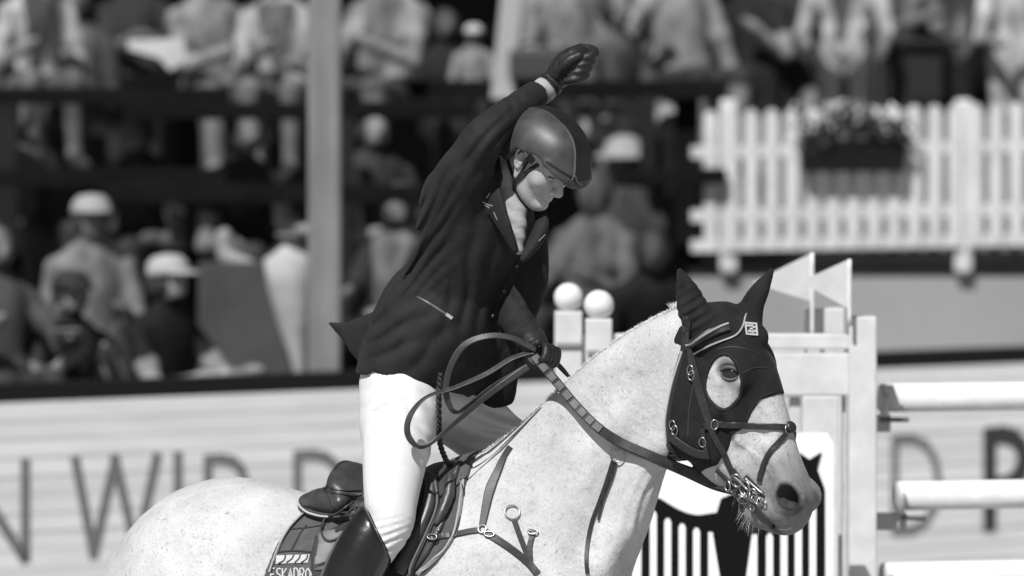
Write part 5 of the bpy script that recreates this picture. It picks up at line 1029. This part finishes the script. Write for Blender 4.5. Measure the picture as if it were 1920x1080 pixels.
# ---- helmet
hm = mat('helmet_shell', .044, .46, .5, var=.3, vscale=24, bump=.10, bscale=220)
hd_ = mat('helmet_dark', .010, .5, .5, var=.3, vscale=20)
hv2 = Vol(np.arange(-.10, .30, .0032), np.arange(-.42, .10, .0036), np.arange(2.30, 2.72, .0032))
hv2.ell(HD(.012, .024), [.134, .112, .106], RR, k=.01); hv2.ell(HD(.048, .046), [.090, .088, .088], RR, k=.03); hv2.ell(HD(-.030, .020), [.098, .098, .098], RR, k=.05)
hv2.tube([HD(-.085, -.02, .07), HD(-.115, -.035, 0), HD(-.085, -.02, -.07)], [.022, .026, .022], None, k=.04, sub=4)
d = ((hv2.full()[0]-C[0])*rup[0]+(hv2.full()[1]-C[1])*rup[1]+(hv2.full()[2]-C[2])*rup[2]); e = ((hv2.full()[0]-C[0])*rf[0]+(hv2.full()[1]-C[1])*rf[1]+(hv2.full()[2]-C[2])*rf[2])
low = np.interp(e, [-.16, -.10, -.045, -.02, .02, .045, .10, .16], [-.075, -.07, -.05, .018, .034, .046, .046, .046])
hv2.f = np.maximum(hv2.f, (low-d).astype(np.float32))
# hollow it for the head
hv2.ell(HD(-.014, .0), [.104, .098, .084], RR, k=.004, op='s')
hv2.tube([HD(.088, .044, .082), HD(.124, .036, .062), HD(.142, .029, .03), HD(.148, .026, 0), HD(.142, .029, -.03), HD(.124, .036, -.062), HD(.088, .044, -.082)], [.008]*7, [.012, .018, .022, .024, .022, .018, .012], rup, k=.022, sub=4)
hv2.tube([HD(.09, .058, .055), HD(.126, .052, .040), HD(.140, .048, .02), HD(.140, .048, -.02), HD(.126, .052, -.040), HD(.09, .058, -.055)], [.012]*6, None, k=.03, sub=4)
HV2, HQ2 = hv2.mesh(2); hel = big_mesh('helmet', HV2, HQ2, hm); keep(hel, rider); HelT = bvh(HV2, HQ2)
def helpath(fn, ts): return [HD(*fn(t)) for t in ts]
def hrib(name, pts, w, th, m_, lift=0.0, n=40):
    A, N2 = project(HelT, cr(pts, n)); o = ribbon(name, A, nrm_rows(N2), w, th, m_, lift=lift); o.parent = hel; o.matrix_parent_inverse = Matrix.Identity(4); return o
arcp = lambda r: helpath(lambda t: (-.004+.145*math.cos(t), .030+.125*math.sin(t), r), np.linspace(.05, 2.9, 14))
hrib('centre_panel', arcp(0.0), .062, .003, hd_)
hrib('panel_piping', arcp(.032), .004, .005, mat('helmet_piping', .11, .45)); hrib('panel_piping', arcp(-.032), .004, .005, mat('helmet_piping', .11, .45))
hrib('brim_trim', [HD(.095, .042, .09), HD(.140, .031, .068), HD(.163, .023, .03), HD(.171, .020, 0), HD(.163, .023, -.03), HD(.140, .031, -.068)], .005, .001, mat('brim_edge', .10, .4))
hrib('brim_shadow_line', [HD(.085, .056, .10), HD(.122, .054, .074), HD(.150, .050, .04), HD(.158, .048, 0), HD(.150, .050, -.04)], .007, .0015, mat('brim_shadow_black', .006, .8))  # black ribbon painted in as the shadow line between dome and brim
for pts in ([HD(.14, .05, .03), HD(.155, .035, .015), HD(.16, .03, .0)], [HD(.135, .04, .045), HD(.15, .028, .03), HD(.158, .022, .012)]): hrib('badge_line', pts, .005, .003, mat('helmet_piping', .11, .45), .003, 10)
# chin harness
sk = mat('harness_web', .012, .7)
def hs_(pix, w):
    A, N2 = pickpath(BT, pix, 20); keep(ribbon('chin_strap', A, N2, w, .003, sk, lift=.001), rider)
hs_([(950, 288), (956, 312), (966, 338)], .011); hs_([(990, 298), (980, 318), (967, 338)], .008); hs_([(1010, 308), (992, 320), (968, 342)], .012)
hs_([(966, 334), (966, 360), (972, 385), (982, 402)], .016)
A, N2 = project(BT, cr([HD(.01, -.10, .05), HD(.05, -.13, .03), HD(.065, -.14, 0), HD(.05, -.13, -.03), HD(.0, -.07, -.07)], 24)); keep(ribbon('chin_strap', A, nrm_rows(N2), .013, .003, sk, lift=.001), rider)
# ---- reins
rein = thing('reins', 'dark leather reins looping from the gloved hand to the bit', 'reins', tuple(P(1010, 670, -.15)))
rl = mat('rein_leather', .035, .45, .5, var=.3, vscale=50, bump=.2); rub = mat('rein_rubber', .13, .55, .4, var=.2, vscale=60)
def free(pts3, w, th=.0045, m_=rl, n=60, face=(0, -1, .25), name='strap', twist=None):
    A = cr([P(*p) for p in pts3], n); N2 = np.tile(nrm(face), (len(A), 1)).astype(float)
    if twist is not None:
        tt = np.interp(np.linspace(0, 1, n), np.linspace(0, 1, len(twist)), twist); T = frames(A)
        for i in range(n):
            q_ = Matrix.Rotation(tt[i], 3, Vector(T[i])); N2[i] = q_ @ Vector(N2[i])
    o = ribbon(name, A, N2, w, th, m_); keep(o, rein); return o
def over(pix, off):   # stays outside the neck
    out = []
    for x, y, w_ in pix:
        h = pick(CT, x, y); out.append((x, y, min(w_, h[0][1]-off)))
    return out
R1 = [(1002, 668, -.17)]+over([(1040, 712, -.18), (1080, 760, -.20), (1120, 800, -.25), (1165, 830, -.25), (1220, 854, -.25), (1280, 880, -.25), (1335, 905, -.25), (1385, 918, -.25)], .012)
free(R1, .027, .006, rl, 90, (-.2, -1, .2)); R1b = [(x-3, y+9, d-.001) for x, y, d in R1[1:]]; free([(x+2, y+10, d+.002) for x, y, d in R1], .010, .008, leather, 90, (-.2, -1, .2))
A = cr([P(*p) for p in R1], 91); T_ = frames(A)
for i in range(9):
    j = 2+i*4; keep(box('grip_stop', A[j]+np.array([-.0012, -.0075, .001])*1, (.0125, .0018, .0105), rub, None, np.stack([T_[j], np.cross(T_[j], nrm([-.2, -1, .2])), nrm([-.2, -1, .2])])[[0, 2, 1]]), rein)
free([(1022, 660, -.06), (1060, 700, -.02), (1090, 735, 0.06), (1130, 790, .05), (1240, 860, .0), (1400, 915, -.14)], .022, .005, rl, 60, (.3, -.6, .7))
free([(1004, 656, -.18), (960, 634, -.19), (915, 630, -.20), (872, 646, -.205), (846, 684, -.21), (836, 728, -.21), (844, 762, -.205), (858, 772, -.20), (885, 755, -.20), (925, 725, -.19), (985, 690, -.18)], .018, .0028, rl, 100, (0, -1, .3), twist=[.5, .3, .2, .0, -.3, -.2, .8, 1.2, .9, .6, .4])
free([(1000, 660, -.175), (960, 672, -.185), (910, 702, -.195), (850, 728, -.215), (800, 745, -.23), (770, 778, -.24), (764, 812, -.24), (782, 836, -.235), (806, 832, -.225), (850, 795, -.21), (905, 748, -.20), (950, 715, -.19), (990, 688, -.18)], .018, .0028, rl, 110, (0, -1, .3), twist=[.7, .6, .5, .7, .9, .4, -.2, 1.2, 1.3, 1.0, .6, .3, .2])
# martingale ring and fork on the near rein
mg = thing('martingale', 'thin leather martingale strap hanging from a ring on the rein', 'strap', tuple(P(1150, 900, -.25)))
q, nq = pick(CT, 1158, 852); keep(ring('ring', q+nq*.012, nq, .020, .0022, steel, None, 20), mg)
q, nq = pick(CT, 1160, 836); keep(ring('ring', q+nq*.016, nq, .013, .002, steel, None, 16), mg)
A, N2 = pickpath(CT, [(1150, 862), (1138, 900), (1124, 940), (1108, 985), (1100, 1040), (1102, 1076)], 40); keep(ribbon('strap', A, N2, .012, .004, leather, lift=.002), mg)
A, N2 = pickpath(CT, [(1156, 866), (1148, 895), (1132, 935), (1122, 975)], 30); keep(ribbon('strap', A, N2, .007, .004, leather, lift=.004), mg)
# safety lanyard from the vest to the saddle
lp = cr([P(826, 700, -.10), P(823, 740, -.14), P(823, 790, -.14), P(825, 830, -.12), P(836, 862, -.08), P(845, 875, -.04)], 160); lan = thing('lanyard', 'black twisted safety lanyard running from the jacket down to the saddle', 'lanyard', tuple(lp[0]))
for ph in (0, PI):
    keep(wire('cord', [p+np.array([math.cos(i*.42+ph), math.sin(i*.42+ph), 0])*.0048 for i, p in enumerate(lp)], .0048, mat('lanyard_cord', .010, .6), None, 0, 7), lan)
